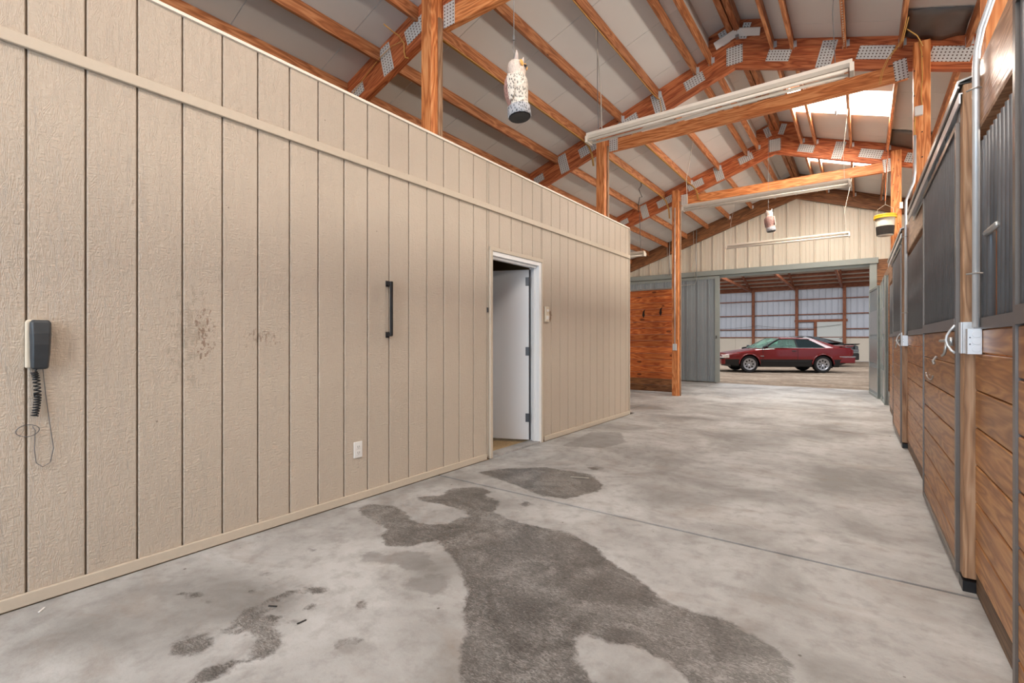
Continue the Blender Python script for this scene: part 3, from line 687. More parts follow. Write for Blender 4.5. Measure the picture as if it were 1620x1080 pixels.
FR = T(0.425, 0, 0) @ Matrix.Rotation(0.0085, 4, 'Z')
r1 = post(0.145, YP[1], 0, 4.43, 'nearest right timber post behind the curved grey conduit', s=.15)
r2 = post(0.150, YP[2], 0, 4.43, 'right timber post carrying the white junction box and yellow cable')
r3 = post(0.125, YP[3], 0, 4.43, 'right timber post behind the yellow-lidded bucket')
for o_, yp in ((r2, YP[2]), (r3, YP[3])):
    mb = MB(); rr = random.Random(5)
    for i in range(14): 
        zz = 2.5 + i * 0.135; mb.tube([(0.115 + (.035 if i % 2 else -.03), yp - .071, zz), (0.115 + (.035 if i % 2 else -.03), yp - .0755, zz)], 0.007, 6)
    mb.build('bolt_head', 'black', o_, kind='stuff')

# ---- stall fronts on the right
def planks(parent, x, y0, y1, z0, z1, mat='stall', t=0.03, first=0.087, pitch=0.1755):
    z = z0
    edges = [z0]; e = first
    while e < z1 - 0.05:
        if e > z0 + 0.03: edges.append(e)
        e += pitch
    edges.append(z1)
    for a, b in zip(edges, edges[1:]):
        board('plank', mat, (x, y0, (a + b) / 2), (x, y1, (a + b) / 2), b - a - 0.006, t, (1, 0, 0), parent, c=.004)
def bars(parent, x, y0, y1, z0, z1, pitch=0.062, r=0.015, gap=None):
    n = int(round((y1 - y0) / pitch)); me = None
    for i in range(n):
        y = y0 + (i + 0.5) * (y1 - y0) / n; zz0 = z0
        if gap and gap[0] < y < gap[1]: zz0 = gap[2]
        if me is None or zz0 != z0:
            o = MB().tube([(0, 0, zz0 - z0), (0, 0, z1 - z0)], r, 8).build('grille_bar', 'bar', parent, X=T(x, y, z0), smooth=True)
            if zz0 == z0: me = o.data
        else:
            o = D.objects.new('grille_bar', me); COL.objects.link(o); o.parent = parent; o.matrix_basis = T(Vector((x, y, z0)) - ORG[parent.name])
def fixed(y0, y1, label, gap=None):
    r = thing('barred_partition', label, 'stall partition', (0.07, (y0 + y1) / 2, 0), 'fixed stall fronts')
    board('kickboard', 'kick', (0.050, y0, .05), (0.050, y1, .05), 0.10, 0.03, (1, 0, 0), r)
    planks(r, 0.045, y0, y1, 0.10, 1.25, t=.026)
    mb = MB(); mb.box(0.025, 0.06, y0, y1, 1.25, 1.30); mb.build('sill_rail', 'frame', r)
    MB().box(0.03, 0.058, y1 - .02, y1, 1.30, 2.13).build('side_rail', 'frame', r)
    bars(r, 0.045, y0 + .01, y1 - .03, 1.30, 2.10, gap=gap)
    if gap: 
        MB().tube([(0.03, gap[0] - .02, gap[2]), (0.03, gap[1] + .02, gap[2])], 0.013, 8).build('feed_rail', 'galv', r, smooth=True)
    return r
def door(y0, y1, label, open_y=0):
    r = thing('stall_door', label, 'stall door', (0, (y0 + y1) / 2, 0), 'sliding stall doors')
    f = .028
    MB().box(-.02, .02, y0, y0 + .035, 0.035, 2.29).build('door_stile', 'frame', r)
    MB().box(-.02, .02, y1 - .03, y1, 0.035, 2.29).build('door_stile', 'frame', r)
    MB().box(-.02, .02, y0 + .035, y1 - .03, 0.035, 0.065).build('bottom_rail', 'frame', r)
    MB().box(-.022, .022, y0 + .035, y1 - .03, 1.25, 1.31).build('middle_rail', 'frame', r)
    MB().box(-.02, .02, y0 + .035, y1 - .03, 2.26, 2.29).build('top_rail', 'frame', r)
    planks(r, 0, y0 + .036, y1 - .031, 0.066, 1.249, t=0.026, first=0.20)
    bars(r, 0.0, y0 + .04, y1 - .035, 1.31, 2.26, pitch=0.062)
    return r
def stall_post(y, label, s=.055):
    r = thing('stall_post', label, 'post', (0.02, y, 0.0), 'short stall posts')
    board('post_shaft', 'stallpost', (0.022, y, 0.06), (0.022, y, 2.43), 0.062, 0.085, (0, 1, 0), r, c=.005)
    board('post_backing', 'stallpost', (0.064, y + .01, 0.06), (0.064, y + .01, 2.14), 0.018, 0.07, (0, 1, 0), r, c=.003)
    MB().box(-.012, .085, y - .055, y + .05, 0.0, 0.05).build('post_foot', 'black', r)
    MB().box(-.025, .055, y - .045, y + .05, 2.43, 2.436).box(-.025, .055, y + .04, y + .05, 2.436, 2.47).build('post_cap', 'black', r)
    return r
fixed(2.21, 3.13, 'fixed stall front of planks and dark bars nearest at right, with feed gap', gap=(2.70, 2.86, 1.66))
SY = [3.19, 6.95, 10.62]
stall_post(SY[0], 'short wooden stall post with the large latch plate, nearest at right')
stall_post(SY[1], 'short wooden stall post behind the second conduit box')
d2 = door(3.27, 4.76, 'nearest whole sliding stall door, planks below dark vertical bars')
fixed(4.78, 6.86, 'fixed stall front between the two sliding stall doors')
d3 = door(7.03, 8.5, 'farther sliding stall door beyond the second conduit box')
fixed(8.52, 10.4, 'farthest fixed stall front, next to the grey steel door leaves', )
d1 = door(0.70, 2.185, 'edge of a stall door with dark metal stile at the right frame edge')
# header planks above the grilles and door tracks
for (a, b, lab) in ((-0.3, 3.24, 'glossy tan header plank above the nearest barred stall front'), (3.26, 6.92, 'tan header plank above the middle stall grilles'), (6.98, 10.5, 'tan header plank above the farthest stall grilles')):
    r = thing('header_plank', lab, 'plank', (0.08, (a + b) / 2, 2.165), 'stall header planks')
    board('plank_face', 'header', (0.045, a, 2.315), (0.045, b, 2.315), 0.29, 0.030, (1, 0, 0), r)
    MB().box(0.026, 0.062, a, b, 2.15, 2.17).build('edge_lip', 'stallpost', r)
for (a, b, lab) in ((3.16, 6.05, 'galvanised overhead track of the nearest sliding stall door'), (6.93, 9.7, 'galvanised overhead track of the farther sliding stall door')):
    r = thing('door_track', lab, 'door track', (0.0, (a + b) / 2, 2.34), 'stall door tracks')
    MB().prism([(-.028, 2.42), (-.028, 2.455), (.028, 2.468), (.028, 2.46), (-.020, 2.448), (-.020, 2.42)], a, b, 'y').build('track_hood', 'galv', r)
    MB().prism([(-.022, 2.345), (-.022, 2.395), (.022, 2.395), (.022, 2.345), (.016, 2.345), (.016, 2.389), (-.016, 2.389), (-.016, 2.345)], a, b - .05, 'y').build('track_channel', 'galvlight', r)
    for i in range(4): yy = a + .15 + i * .42; MB().box(-.006, .006, yy - .03, yy + .03, 2.295, 2.37).build('door_hanger', 'galv', r)
# latch hardware
def latch(r, y0):
    mb = MB(); mb.tube([(-.02, y0 + .02, 1.275), (-.036, y0 + .035, 1.25), (-.048, y0 + .04, 1.225), (-.052, y0 + .04, 1.20), (-.046, y0 + .04, 1.175), (-.034, y0 + .03, 1.15), (-.02, y0 + .02, 1.135)], 0.006, 8)
    mb.build('pull_handle', 'galvlight', r, smooth=True)
    mb = MB(); mb.tube([(-.03, y0 + .05, 1.198), (-.055, y0 + .22, 1.196)], [.010, .007], 8); mb.tube([(-.045, y0 + .08, 1.19), (-.05, y0 + .08, 1.15), (-.052, y0 + .09, 1.13), (-.056, y0 + .14, 1.118)], .007, 8); mb.tube([(-.03, y0 + .06, 1.17), (-.03, y0 + .06, 1.215)], .011, 8)
    mb.build('latch_lever', 'galv', r, smooth=True)
latch(d2, 3.27); latch(d3, 7.03)
mb = MB(); mb.tube([(-.022, 4.33 + .19 * math.cos(t), .97 + .035 * math.sin(t)) for t in [pi + pi * i / 12 for i in range(13)]], .004, 6); mb.tube([(-.018, 4.0, 1.10), (-.035, 4.0, 1.07), (-.03, 3.99, 1.05)], .008, 6)
tag(mb.build('tie_ring', 'galv', d2), 'worn metal tie ring and hook on the door planks')
def conduit(y, zbox, ztop, label, pts, blabel=''):
    r = thing('conduit', label, 'conduit', (0.02, y, 0), 'electrical conduits')
    x = 0.012
    MB().tube([(x, y, zbox + .12)] + [(p[0], p[1], p[2]) for p in pts], 0.0135, 10).build('pipe', 'galvlight', r, smooth=True)
    mb = MB(); mb.box(x - .030, x + .018, y - .012, y + .035, zbox + 0.0, zbox + .115)
    for dz in (.025, .058, .09): mb.tube([(x, y - .012, zbox + dz), (x, y - .0145, zbox + dz)], .016, 12)
    for dz in (.045, .075): mb.tube([(x - .022, y - .0125, zbox + dz), (x - .022, y - .014, zbox + dz)], .003, 6, mi=1)
    o = mb.build('junction_box', ['galvlight', 'black'], r); bev(o, .003)
    MB().box(-.012, .036, y + .155, y + .160, zbox, zbox + .15).box(-.018, -.013, y + .16, y + .22, zbox, zbox + .15).build('latch_plate', 'galvlight', r)
    for zs in (1.50, 2.33):
        if zs < ztop: MB().tube([(x - .03, y + .01, zs), (x - .018, y - .004, zs), (x, y - .018, zs), (x + .018, y - .004, zs), (x + .03, y + .01, zs)], .004, 6).build('strap', 'galv', r)
    return r
conduit(2.98, 1.137, 3, 'grey conduit and box on the nearest stall post, bending back overhead', [(0.012, 2.98, 2.42), (.014, 2.97, 2.50), (.025, 2.95, 2.58), (0.085, 2.86, 2.80), (.10, 2.84, 3.2), (.10, 2.84, 3.6)])
conduit(6.78, 1.137, 3, 'grey conduit running up from the second stall post past the track end', [(0.012, 6.78, 2.62), (.014, 6.775, 2.72), (.04, 6.76, 2.80), (.075, 6.74, 2.90), (.085, 6.735, 3.0), (.085, 6.735, 3.40)])
# cable and box on the right main post
r = thing('junction_box', 'small white junction box on the tall right post with yellow cable', 'junction box', (0.12, 6.79, 3.6))
bev(MB().box(0.085, 0.155, 6.755, 6.80, 3.62, 3.72).build('box_cover', 'plate', r), .006)
MB().tube([(.12, 6.79, 4.42), (.145, 6.785, 4.30), (.15, 6.79, 4.0), (.14, 6.79, 3.84), (.15, 6.79, 3.72)], .005, 6).build('yellow_cable', 'yellow', r, smooth=True)
MB().tube([(.09, 6.78, 3.62), (.085, 6.775, 3.52), (.087, 6.77, 3.41)], .006, 6).build('lower_yellow_cable', 'yellow', r, smooth=True)
r = thing('junction_box', 'tiny white box on the farther right post near the bucket', 'junction box', (0.17, 10.45, 3.4))
bev(MB().box(0.165, 0.21, 10.42, 10.46, 3.42, 3.53).build('box_cover', 'plate', r), .005)
# stall interiors
for i, y in enumerate((3.25, 6.92, 10.55)):
    rt = sroot('wall_stall_divider')
    for k in range(12): board('divider_plank', 'stallpost', (.18, y, .1 + k * .19), (3.7, y, .1 + k * .19), .185, .035, (0, 1, 0), rt)
struct('wall_stalls_back', MB().box(3.66, 3.7, -4.5, 13.9, 0, 2.6), 'stallpost')
# grey steel door leaves parked at the far end
FR = Matrix.Identity(4)
def steel_leaf(p0, p1, z1, label, tag2=0):
    a = Vector(p0); b = Vector(p1); L = (b - a).length; ang = math.atan2((b - a).y, (b - a).x)
    r = thing('steel_door_leaf', label, 'door leaf', (a.x, a.y, 0.0), 'grey steel door leaves'); X = T(a.x, a.y, 0) @ Matrix.Rotation(ang, 4, 'Z')
    MB().box(0, L, -.02, .02, 0.02, z1).build('leaf_sheet', 'greysteel', r, X=X)
    MB().box(0, .05, -.028, .028, 0.02, z1).box(L - .05, L, -.028, .028, .02, z1).box(0, L, -.026, .026, z1 - .05, z1).box(0, L, -.03, .03, .0, .05).build('leaf_frame', 'greytrim', r, X=X)
    MB().box(L * .5 - .02, L * .5 + .02, -.036, -.02, .95, 1.0).box(L * .5 - .02, L * .5 + .02, -.036, -.02, 1.55, 1.60).build('leaf_bolt', 'galvlight', r, X=X)
    for k in range(3): MB().box(.07, L - .07, .020, .026, .12 + k * .6, .12 + k * .6 + .5).build('leaf_panel', 'galv', r, X=X)
    return r
steel_leaf((0.27, 12.36), (0.14, 13.60), 2.32, 'grey steel door leaf standing open beside the arena opening')
steel_leaf((0.330, 11.95), (0.318, 12.32), 2.36, 'narrow grey steel leaf between the open leaf and the stalls')
steel_leaf((0.352, 11.25), (0.336, 11.93), 2.40, 'grey steel end panel closing the last stall front')
# stub wall between last stall and steel leaf
tag(board('header_board', 'header', (0.42, 10.5, 2.52), (0.38, 14.2, 2.55), .16, .03, (1, 0, 0)), 'tan header board above the grey steel leaves by the end wall', 'plank')

# ---- end-of-aisle sliding door and orange plank partition
r = thing('sliding_barn_door', 'big grey-green ribbed steel sliding door left of the arena opening', 'barn door', (-4.6, YE - .07, 0))
x = -6.6
while x < -3.36: e = min(x + .915, -3.34); ribpanel('ribbed_panel', 'greysteel', r, x, e, 0.03, 2.99, YE - .06, rib=.04); x = e
MB().box(-3.36, -3.24, YE - .10, YE - .045, 0.02, 3.0).build('edge_rail', 'greytrim', r)
MB().box(-6.6, -3.36, YE - .095, YE - .06, 2.93, 3.0).build('top_rail', 'greytrim', r)
MB().box(-3.33, -3.31, YE - .13, YE - .10, 1.25, 1.33).build('latch', 'black', r)
r = thing('plank_partition', 'orange knotty plank partition between the beige wall and the tall post', 'partition', (-4.8, 10.86, 0), None)
zz = .03
for k in range(16):
    hgt = .145; m = 'kick' if k < 2 else 'knotty'
    board('plank', 'darkwood' if k < 2 else 'knotty', (-6.6, 10.87, zz + hgt / 2), (-3.38, 10.87, zz + hgt / 2), hgt - .004, .035, (0, 1, 0), r); zz += hgt
MB().box(-6.6, -3.36, 10.845, 10.895, zz, zz + .03).build('top_cap', 'galv', r)
MB().box(-3.385, -3.345, 10.83, 10.90, 0.0, zz + .02).build('edge_channel', 'galvlight', r)
for (x0, z0) in ((-4.12, 1.80), (-3.72, 1.84)):
    MB().add([(0, 0, -.09), (.03, -.004, -.02), (.02, -.006, .05), (.045, 0, .12), (-.012, -.004, .07), (-.03, -.006, -.02)], [(0, 1, 2, 3, 4, 5), (5, 4, 3, 2, 1, 0)]).build('dark_split_knot', 'black', r, X=T(x0, 10.85, z0))
r = thing('conduit', 'thin conduit and metal switch box on the full-height left post', 'conduit', (-3.24, YP[3] - .09, 0), 'electrical conduits')
MB().tube([(-3.27, YP[3] - .085, 1.12), (-3.27, YP[3] - .085, 4.05)], .010, 8).build('pipe', 'galvlight', r, smooth=True)
bev(MB().box(-3.31, -3.23, YP[3] - .12, YP[3] - .07, 0.98, 1.12).build('switch_box', 'galvlight', r), .005)
# conduits on the gable
for (x0, z0, z1, lab) in ((-3.86, 2.98, 4.35, 'thin grey conduit dropping down the cream end wall above the grey door'), (-4.62, 3.1, 4.30, 'pale rod hanging near the end wall left of the tall post')):
    r = thing('hanging_conduit', lab, 'conduit', (x0, YE - .16, z0))
    MB().tube([(x0 + .02, YE - .16, z1), (x0, YE - .17, (z0 + z1) / 2), (x0 + .03, YE - .18, z0)], .014, 8).build('pipe', 'galv', r, smooth=True)
    MB().tube([(x0 - .07, YE - .16, z1), (x0 - .05, YE - .17, z0 + .25), (x0 - .02, YE - .18, z0)], .007, 6).build('pull_rope', 'whitewire', r, smooth=True)
r = thing('floor_stop_arm', 'thin grey horizontal rod on the sliding door beside the post', 'rod', (-4.3, YE - .13, 2.75))
MB().tube([(-4.6, YE - .14, 2.78), (-3.9, YE - .14, 2.80), (-3.83, YE - .14, 2.98)], .012, 6).build('rod_shaft', 'galv', r)

# ---- hanging fluorescent lights
def fixture(xa, xb, y, z, label, wires):
    r = thing('strip_light', label, 'light', ((xa + xb) / 2, y, z), 'hanging fluorescent strip lights')
    mb = MB(); mb.prism([(y - .055, z), (y + .055, z), (y + .055, z - .03), (y + .03, z - .055), (y - .03, z - .055), (y - .055, z - .03)], xa, xb, 'x'); mb.build('lamp_housing', 'lamp', r)
    for s in (-1, 1):
        MB().tube([(xa + .03, y + s * .045, z - .085), (xb - .03, y + s * .045, z - .085)], .014, 10).build('tube', 'tube', r, smooth=True)
    for xx in (xa, xb):
        bev(MB().box(xx - .012 if xx == xa else xx - .02, xx + .02 if xx == xa else xx + .012, y - .062, y + .062, z - .105, z - .03).build('socket', 'lamp', r), .003)
    for (x0, x1, zt, m, rad) in wires:
        MB().tube([(x1, y, z), (x1 - .02, y + .01, z + (zt - z) * .4), (x0, y, zt)], rad, 6).build('hanging_wire', m, r)
    return r
fixture(-2.53, -0.07, 4.95, 3.54, 'nearest white two-tube strip light hanging high over the aisle', [(-2.415, -2.40, roof(-2.415) - .12, 'wire', .004), (-2.44, -2.36, roof(-2.415) - .12, 'whitewire', .005), (-0.176, -0.19, roof(-.176) - .12, 'wire', .004)])
fixture(-2.60, -0.153, 8.75, 3.60, 'second white strip light hanging in front of the end wall peak', [(-2.415, -2.52, roof(-2.415) - .12, 'whitewire', .005), (-0.176, -0.22, roof(-.176) - .12, 'whitewire', .003)])
fixture(-2.66, -0.228, 12.45, 3.50, 'farthest white strip light, low in front of the cream end wall', [(-2.415, -2.55, roof(-2.415) - .12, 'whitewire', .003), (-0.176, -0.29, roof(-.176) - .12, 'whitewire', .003)])
fixture(-6.0, -3.62, 9.6, 3.03, 'white strip light mostly hidden behind the far end of the beige wall', [(-3.73, -3.70, roof(-3.73) - .6, 'wire', .006), (-5.7, -5.7, roof(-5.7) - .1, 'wire', .004)])
r = thing('dangling_chain', 'dark tangled chain hanging off a purlin above the half-hidden strip light', 'chain', (-3.6, 9.3, 4.0))
z = roof(-3.545) - .15
MB().tube([(-3.545, 9.2, z), (-3.56, 9.25, z - .06), (-3.63, 9.3, z - .10), (-3.60, 9.4, z - .24), (-3.67, 9.45, z - .22), (-3.72, 9.5, z - .36), (-3.73, 9.55, z - .5)], .007, 6).build('chain_run', 'black', r)
# beaded pull cord next to the near right chain
r = thing('beaded_cord', 'white beaded cord running along a purlin at the top', 'cord', (-0.15, 5.6, 4.6))
mb = MB()
for i in range(40): yy = 4.9 + i * .05; mb.lathe([(0.001, -.008), (.008, 0), (.001, .008)], 6, X=T(-.176 - 0.0, yy, roof(-.176) - .155))
mb.build('bead', 'whitewire', r, kind='stuff')
r = thing('ceiling_string', 'thin white pull cord with a light switch toggle hanging near the skylight', 'cord', (-.176, 8.2, 3.9))
MB().tube([(-.176, 8.2, roof(-.176) - .15), (-.18, 8.2, 4.15)], .003, 5).build('cord_line', 'wire', r)
MB().tube([(-.30, 8.0, 4.36), (-.30, 8.0, 4.30)], .012, 8).tube([(-.30, 8.0, roof(-.3)), (-.30, 8.0, 4.36)], .002, 4).build('cord_toggle', 'plate', r)

# ---- decoy owls
def owl(x, y, ztop, zroof, rz_, label):
    """hollow plastic owl hung by its head; built top at z=0"""
    r = thing('decoy_owl', label, 'owl decoy', (x, y, ztop - .42), 'hanging plastic owls'); X = T(x, y, ztop) @ Matrix.Rotation(math.radians(-7), 4, 'Y') @ Matrix.Rotation(rz_, 4, 'Z')
    prof = [(-.395, .072, .072, .0), (-.39, .078, .078, 0), (-.33, .074, .076, 0), (-.325, .066, .068, 0), (-.29, .066, .070, -.004), (-.24, .078, .078, -.008), (-.19, .086, .080, -.006), (-.15, .082, .074, 0), (-.125, .062, .060, .006), (-.11, .054, .056, .012), (-.09, .060, .060, .014), (-.06, .062, .060, .014), (-.035, .054, .050, .010), (-.018, .036, .034, .008), (-.01, .012, .012, .006)]
    n = 24; vs = []
    for z, a, b, yo in prof:
        for k in range(n):
            t = 2 * pi * k / n; vs.append((a * math.cos(t), b * math.sin(t) + yo, z))
    fs = [(i * n + k, i * n + (k + 1) % n, (i + 1) * n + (k + 1) % n, (i + 1) * n + k) for i in range(len(prof) - 1) for k in range(n)] + [tuple(range((len(prof) - 1) * n, len(prof) * n))]
    mb = MB(); mb.add(vs, fs); ob = mb.build('body', 'owl', r, X=X, smooth=True)
    MB().lathe([(0.067, -.394), (.069, -.40), (.02, -.398)][::-1], 20).build('hollow_base', 'black', r, X=X)
    for s in (-1, 1):
        MB().lathe([(.022, 0), (.020, .006), (.008, .009), (.001, .009)], 14).build('eye', 'yellow', r, X=X @ T(s * .027, .066, -.062) @ Matrix.Rotation(-pi / 2, 4, 'X'))
        MB().tube([(s * .030, .03, -.035), (s * .040, .045, -.005), (s * .046, .050, .022)], [.016, .011, .002], 8).build('ear_tuft', 'stripe', r, X=X)
        w_ = MB(); vs = []
        for i, (z, a) in enumerate(((-.14, .01), (-.17, .03), (-.22, .035), (-.27, .026), (-.31, .006))):
            for j, t in enumerate((-1, -.3, .3, 1)): vs.append((s * (.079 + .008 * (1 - t * t)), -.008 + a * t, z))
        w_.add(vs, [(i * 4 + j, i * 4 + j + 1, i * 4 + 5 + j, i * 4 + 4 + j) for i in range(4) for j in range(3)])
        o = w_.build('wing', 'owl', r, X=X); sd = o.modifiers.new('s', 'SOLIDIFY'); sd.thickness = .010; sd.offset = 0
    MB().tube([(0, .068, -.068), (0, .086, -.078), (0, .080, -.094)], [.010, .008, .002], 8).build('beak', 'black', r, X=X)
    MB().tube([(x, y, ztop - .01), (x + .004, y, ztop + .04), (x - .004, y, ztop + .08), (x, y, ztop + .12), (x, y, ztop + .14)], .003, 5).tube([(x, y, ztop + .13), (x, y, ztop + .16)], .008, 6).tube([(x, y, ztop + .15), (x, y, zroof)], .0025, 5).build('hanging_line', 'wire', r)
    return r
owl(-1.868, 2.585, 3.055, roof(-1.865) - .14, math.radians(-84), 'nearest plastic owl decoy with pinkish back, hanging left of the strip light')
owl(-1.385, 9.8, 3.56, 5.30, math.radians(-12), 'small distant owl decoy hanging before the cream end wall')

# ---- bucket
r = thing('hanging_bucket', 'clear bucket of dark granules with yellow lid hanging by the right post', 'bucket', (0.315, 10.1, 3.0))
X = T(0.30, 10.10, 2.93)
MB().lathe([(.105, 0), (.110, .005), (.135, .30), (.130, .30), (.104, .01), (.001, .01)], 24).build('bucket_body', 'bucket', r, X=X, smooth=True)
MB().lathe([(.001, .15), (.124, .15), (.124, .149), (.113, .012), (.001, .012)][::-1], 24).build('granules', 'flies', r, X=T(0.30, 10.10, 2.93) @ Matrix.Scale(1.02, 4))
MB().lathe([(.001, .345), (.148, .345), (.154, .335), (.154, .325), (.146, .325), (.146, .315), (.156, .315), (.158, .285), (.146, .285), (.001, .29)][::-1], 28).build('lid', 'bucketlid', r, X=X)
MB().tube([(.17, 10.10, 3.22), (.20, 10.1, 3.38), (.30, 10.1, 3.45), (.40, 10.1, 3.38), (.43, 10.1, 3.22)], .003, 6).tube([(.30, 10.1, 3.45), (.32, 10.1, 3.7), (.345, 10.1, roof(.345) - .14)], .003, 5).build('bail_wire', 'whitewire', r)
r = thing('red_cord', 'reddish cord running down beside the right post to the bucket', 'cord', (0.25, 9.6, 3.4))
MB().tube([(0.345, 8.6, roof(.345) - .15), (.33, 9.2, 4.35), (.31, 9.7, 4.0), (.30, 9.95, 3.75), (.30, 10.05, 3.5)], .006, 6).build('cord_line', 'truss', r)

# ---- black film patches stapled under the roof by the right posts
for (ya, yb, lab) in ((6.40, 6.93, 'dark plastic film patch under the roof beside the right junction-box post'), (9.9, 10.59, 'dark plastic film patch under the roof above the yellow-lidded bucket')):
    vs = []
    for j in range(7):
        for i in range(9):
            x = .37 + .50 * i / 8; y = ya + (yb - ya) * j / 6
            vs.append((x, y, roof(x) - .012 - .05 * math.sin(pi * i / 8) * (j / 6) ** .5 - .01 * math.sin(i * 1.7 + j)))
    mb = MB(); mb.add(vs, [(j * 9 + i, j * 9 + i + 1, (j + 1) * 9 + i + 1, (j + 1) * 9 + i) for j in range(6) for i in range(8)])
    o = mb.build('black_film_patch', 'blackfilm', org=(.62, yb, 4.5), smooth=True); tag(o, lab, 'plastic film')
    sd = o.modifiers.new('s', 'SOLIDIFY'); sd.thickness = .002

# ---- yellow cables along purlins and trusses
def cable(pts, label, n=1, rad=.006, name='yellow_cable'):
    r = thing(name, label, 'cable', pts[0], 'yellow wiring under the roof')
    for k in range(n):
        o = .014 * k
        MB().tube([(p[0] + o, p[1] - o * .6, p[2] - .3 * o) for p in pts], rad, 6).build('cable_run', 'yellow', r, smooth=True)
def pz(x, d=.155): return roof(x) - d
cable([(-3.545, 3.5, pz(-3.545)), (-3.545, 4.5, pz(-3.545)), (-3.545, 5.7, pz(-3.545)), (-3.545, 6.78, pz(-3.545)), (-3.52, 6.88, pz(-3.545) - .05), (-3.48, 6.92, pz(-3.545) - .18), (-3.46, 6.93, pz(-3.545) - .36)], 'bundle of yellow cables along a purlin, dropping at the middle truss', 3)
cable([(-2.415, 4.0, pz(-2.415)), (-2.415, 5.6, pz(-2.415)), (-2.415, 6.76, pz(-2.415)), (-2.37, 6.88, pz(-2.415) - .03), (-2.36, 6.91, pz(-2.415) - .15), (-2.385, 6.92, pz(-2.415) - .34)], 'single yellow cable curling down the middle truss near its peak', 1)
cable([(-3.545, 7.15, pz(-3.545)), (-3.545, 8.8, pz(-3.545)), (-3.545, 10.3, pz(-3.545)), (-3.50, 10.5, pz(-3.545) - .06), (-3.45, 10.56, pz(-3.545) - .25), (-3.44, 10.58, pz(-3.545) - .45)], 'bundle of yellow cables dropping onto the third truss beside the full-height post', 3)
cable([(-2.985, 7.15, pz(-2.985)), (-2.985, 9.0, pz(-2.985)), (-2.985, 10.4, pz(-2.985)), (-2.93, 10.53, pz(-2.985) - .04), (-2.86, 10.57, pz(-2.985) - .15), (-2.84, 10.58, pz(-2.985) - .32), (-2.75, 10.58, pz(-2.985) - .36)], 'looped pale cables right of the full-height post at the third truss', 3)
cable([(-3.74, 3.26, 4.20), (-3.9, 3.26, 4.21), (-4.1, 3.26, 4.15), (-4.4, 3.26, 4.0), (-4.7, 3.26, 3.84), (-4.9, 3.26, 3.72)], 'thin yellow cable running down the nearest truss toward the beige wall', 1, .0035)
cable([(-3.70, 3.0, 4.22), (-3.72, 3.12, 4.22), (-3.72, 3.2, 4.22), (-3.70, 3.25, 4.16), (-3.71, 3.26, 4.08), (-3.69, 3.26, 4.02), (-3.65, 3.26, 4.0)], 'yellow cable looping over the nearest truss left of the front post', 1)
cable([(.36, 6.3, pz(.345)), (.34, 6.75, pz(.345)), (.22, 6.86, 4.36), (.17, 6.9, 4.25), (.15, 6.92, 4.12)], 'yellow cable hooking down the middle truss left of the right post', 2, .004)
cable([(.38, 6.6, 4.50), (.47, 6.74, 4.47), (.50, 6.78, 4.42), (.52, 6.78, 4.36)], 'short dark yellow cable arching onto the top of the right post', 1, .006)

# ---- wall fittings
r = thing('wall_phone', 'black handset phone on the beige wall with coiled cord', 'phone', (XL, .505, 1.05))
X = T(XL, .507, 1.18)
o = MB().prism([(-.036, -.105), (.030, -.105), (.040, .10), (.034, .113), (-.030, .113), (-.036, .10)], 0, .028, 'x').build('wall_base', 'almond', r, X=T(XL, .497, 1.18)); bev(o, .006)
vs = []; st = [(-.112, .022, .030, .040), (-.105, .030, .028, .050), (-.05, .033, .028, .058), (0, .034, .028, .062), (.05, .036, .028, .060), (.10, .036, .030, .050), (.112, .028, .030, .042)]
for z, hw, x0, x1 in st:
    for (yy, xx) in ((-hw, x0), (hw, x0), (hw, (x0 + x1) / 2), (hw * .75, x1), (-hw * .75, x1), (-hw, (x0 + x1) / 2)): vs.append((xx, yy + .10 * (z) * .14, z))
fs = [(i * 6 + k, i * 6 + (k + 1) % 6, (i + 1) * 6 + (k + 1) % 6, (i + 1) * 6 + k) for i in range(6) for k in range(6)] + [(5, 4, 3, 2, 1, 0), tuple(range(36, 42))]
mb = MB(); mb.add(vs, fs); o = mb.build('handset', 'phonegrey', r, X=X); bev(o, .006)
pts = []
for i in range(170):
    t = i / 169; zc = 1.055 - .20 * t; a = t * 2 * pi * 17; rr = .011
    pts.append((XL + .022 + rr * math.sin(a), .489 + rr * math.cos(a) + .012 * math.sin(3 * t), zc + (0.01 * math.sin(9 * t) if t < .5 else 0)))
MB().tube([(XL + .03, .50, 1.075), (XL + .03, .492, 1.06)] + pts, .0035, 5).build('coiled_cord', 'black', r, smooth=True)
def ring3(cy, cz, a, b, n=28, z0=0, ph=0, turns=1): return [(XL + .012 + .004 * math.sin(3 * t + ph), cy + a * math.cos(t), cz + b * math.sin(t)) for t in [2 * pi * turns * i / n for i in range(n + 1)]]
MB().tube(ring3(.470, .792, .038, .026, turns=1.9, n=50), .0018, 5).build('wire_coil', 'wire', r)
MB().tube([(XL + .010, .520, 1.07), (XL + .008, .530, .95), (XL + .010, .545, .80), (XL + .012, .556, .70), (XL + .012, .545, .635), (XL + .012, .520, .618), (XL + .012, .498, .64), (XL + .012, .492, .70), (XL + .014, .494, .79), (XL + .014, .485, .81)], .0018, 5).build('wire_loop', 'wire', r, smooth=True)
r = thing('barn_handle', 'black vertical pull handle mounted on the beige siding', 'handle', (XL, 2.51, 1.2))
o = MB().box(XL + .040, XL + .058, 2.502, 2.524, 1.235, 1.665).build('grip', 'black', r); bev(o, .004)
for z in (1.245, 1.65): bev(MB().box(XL, XL + .05, 2.500, 2.526, z - .014, z + .014).box(XL, XL + .006, 2.494, 2.532, z - .026, z + .022).build('mount', 'black', r), .003)
r = thing('power_outlet', 'white duplex outlet plate low on the beige wall', 'outlet', (XL, 2.235, .32))
bev(MB().box(XL, XL + .008, 2.198, 2.272, .322, .442).build('cover_plate', 'plate', r), .003)
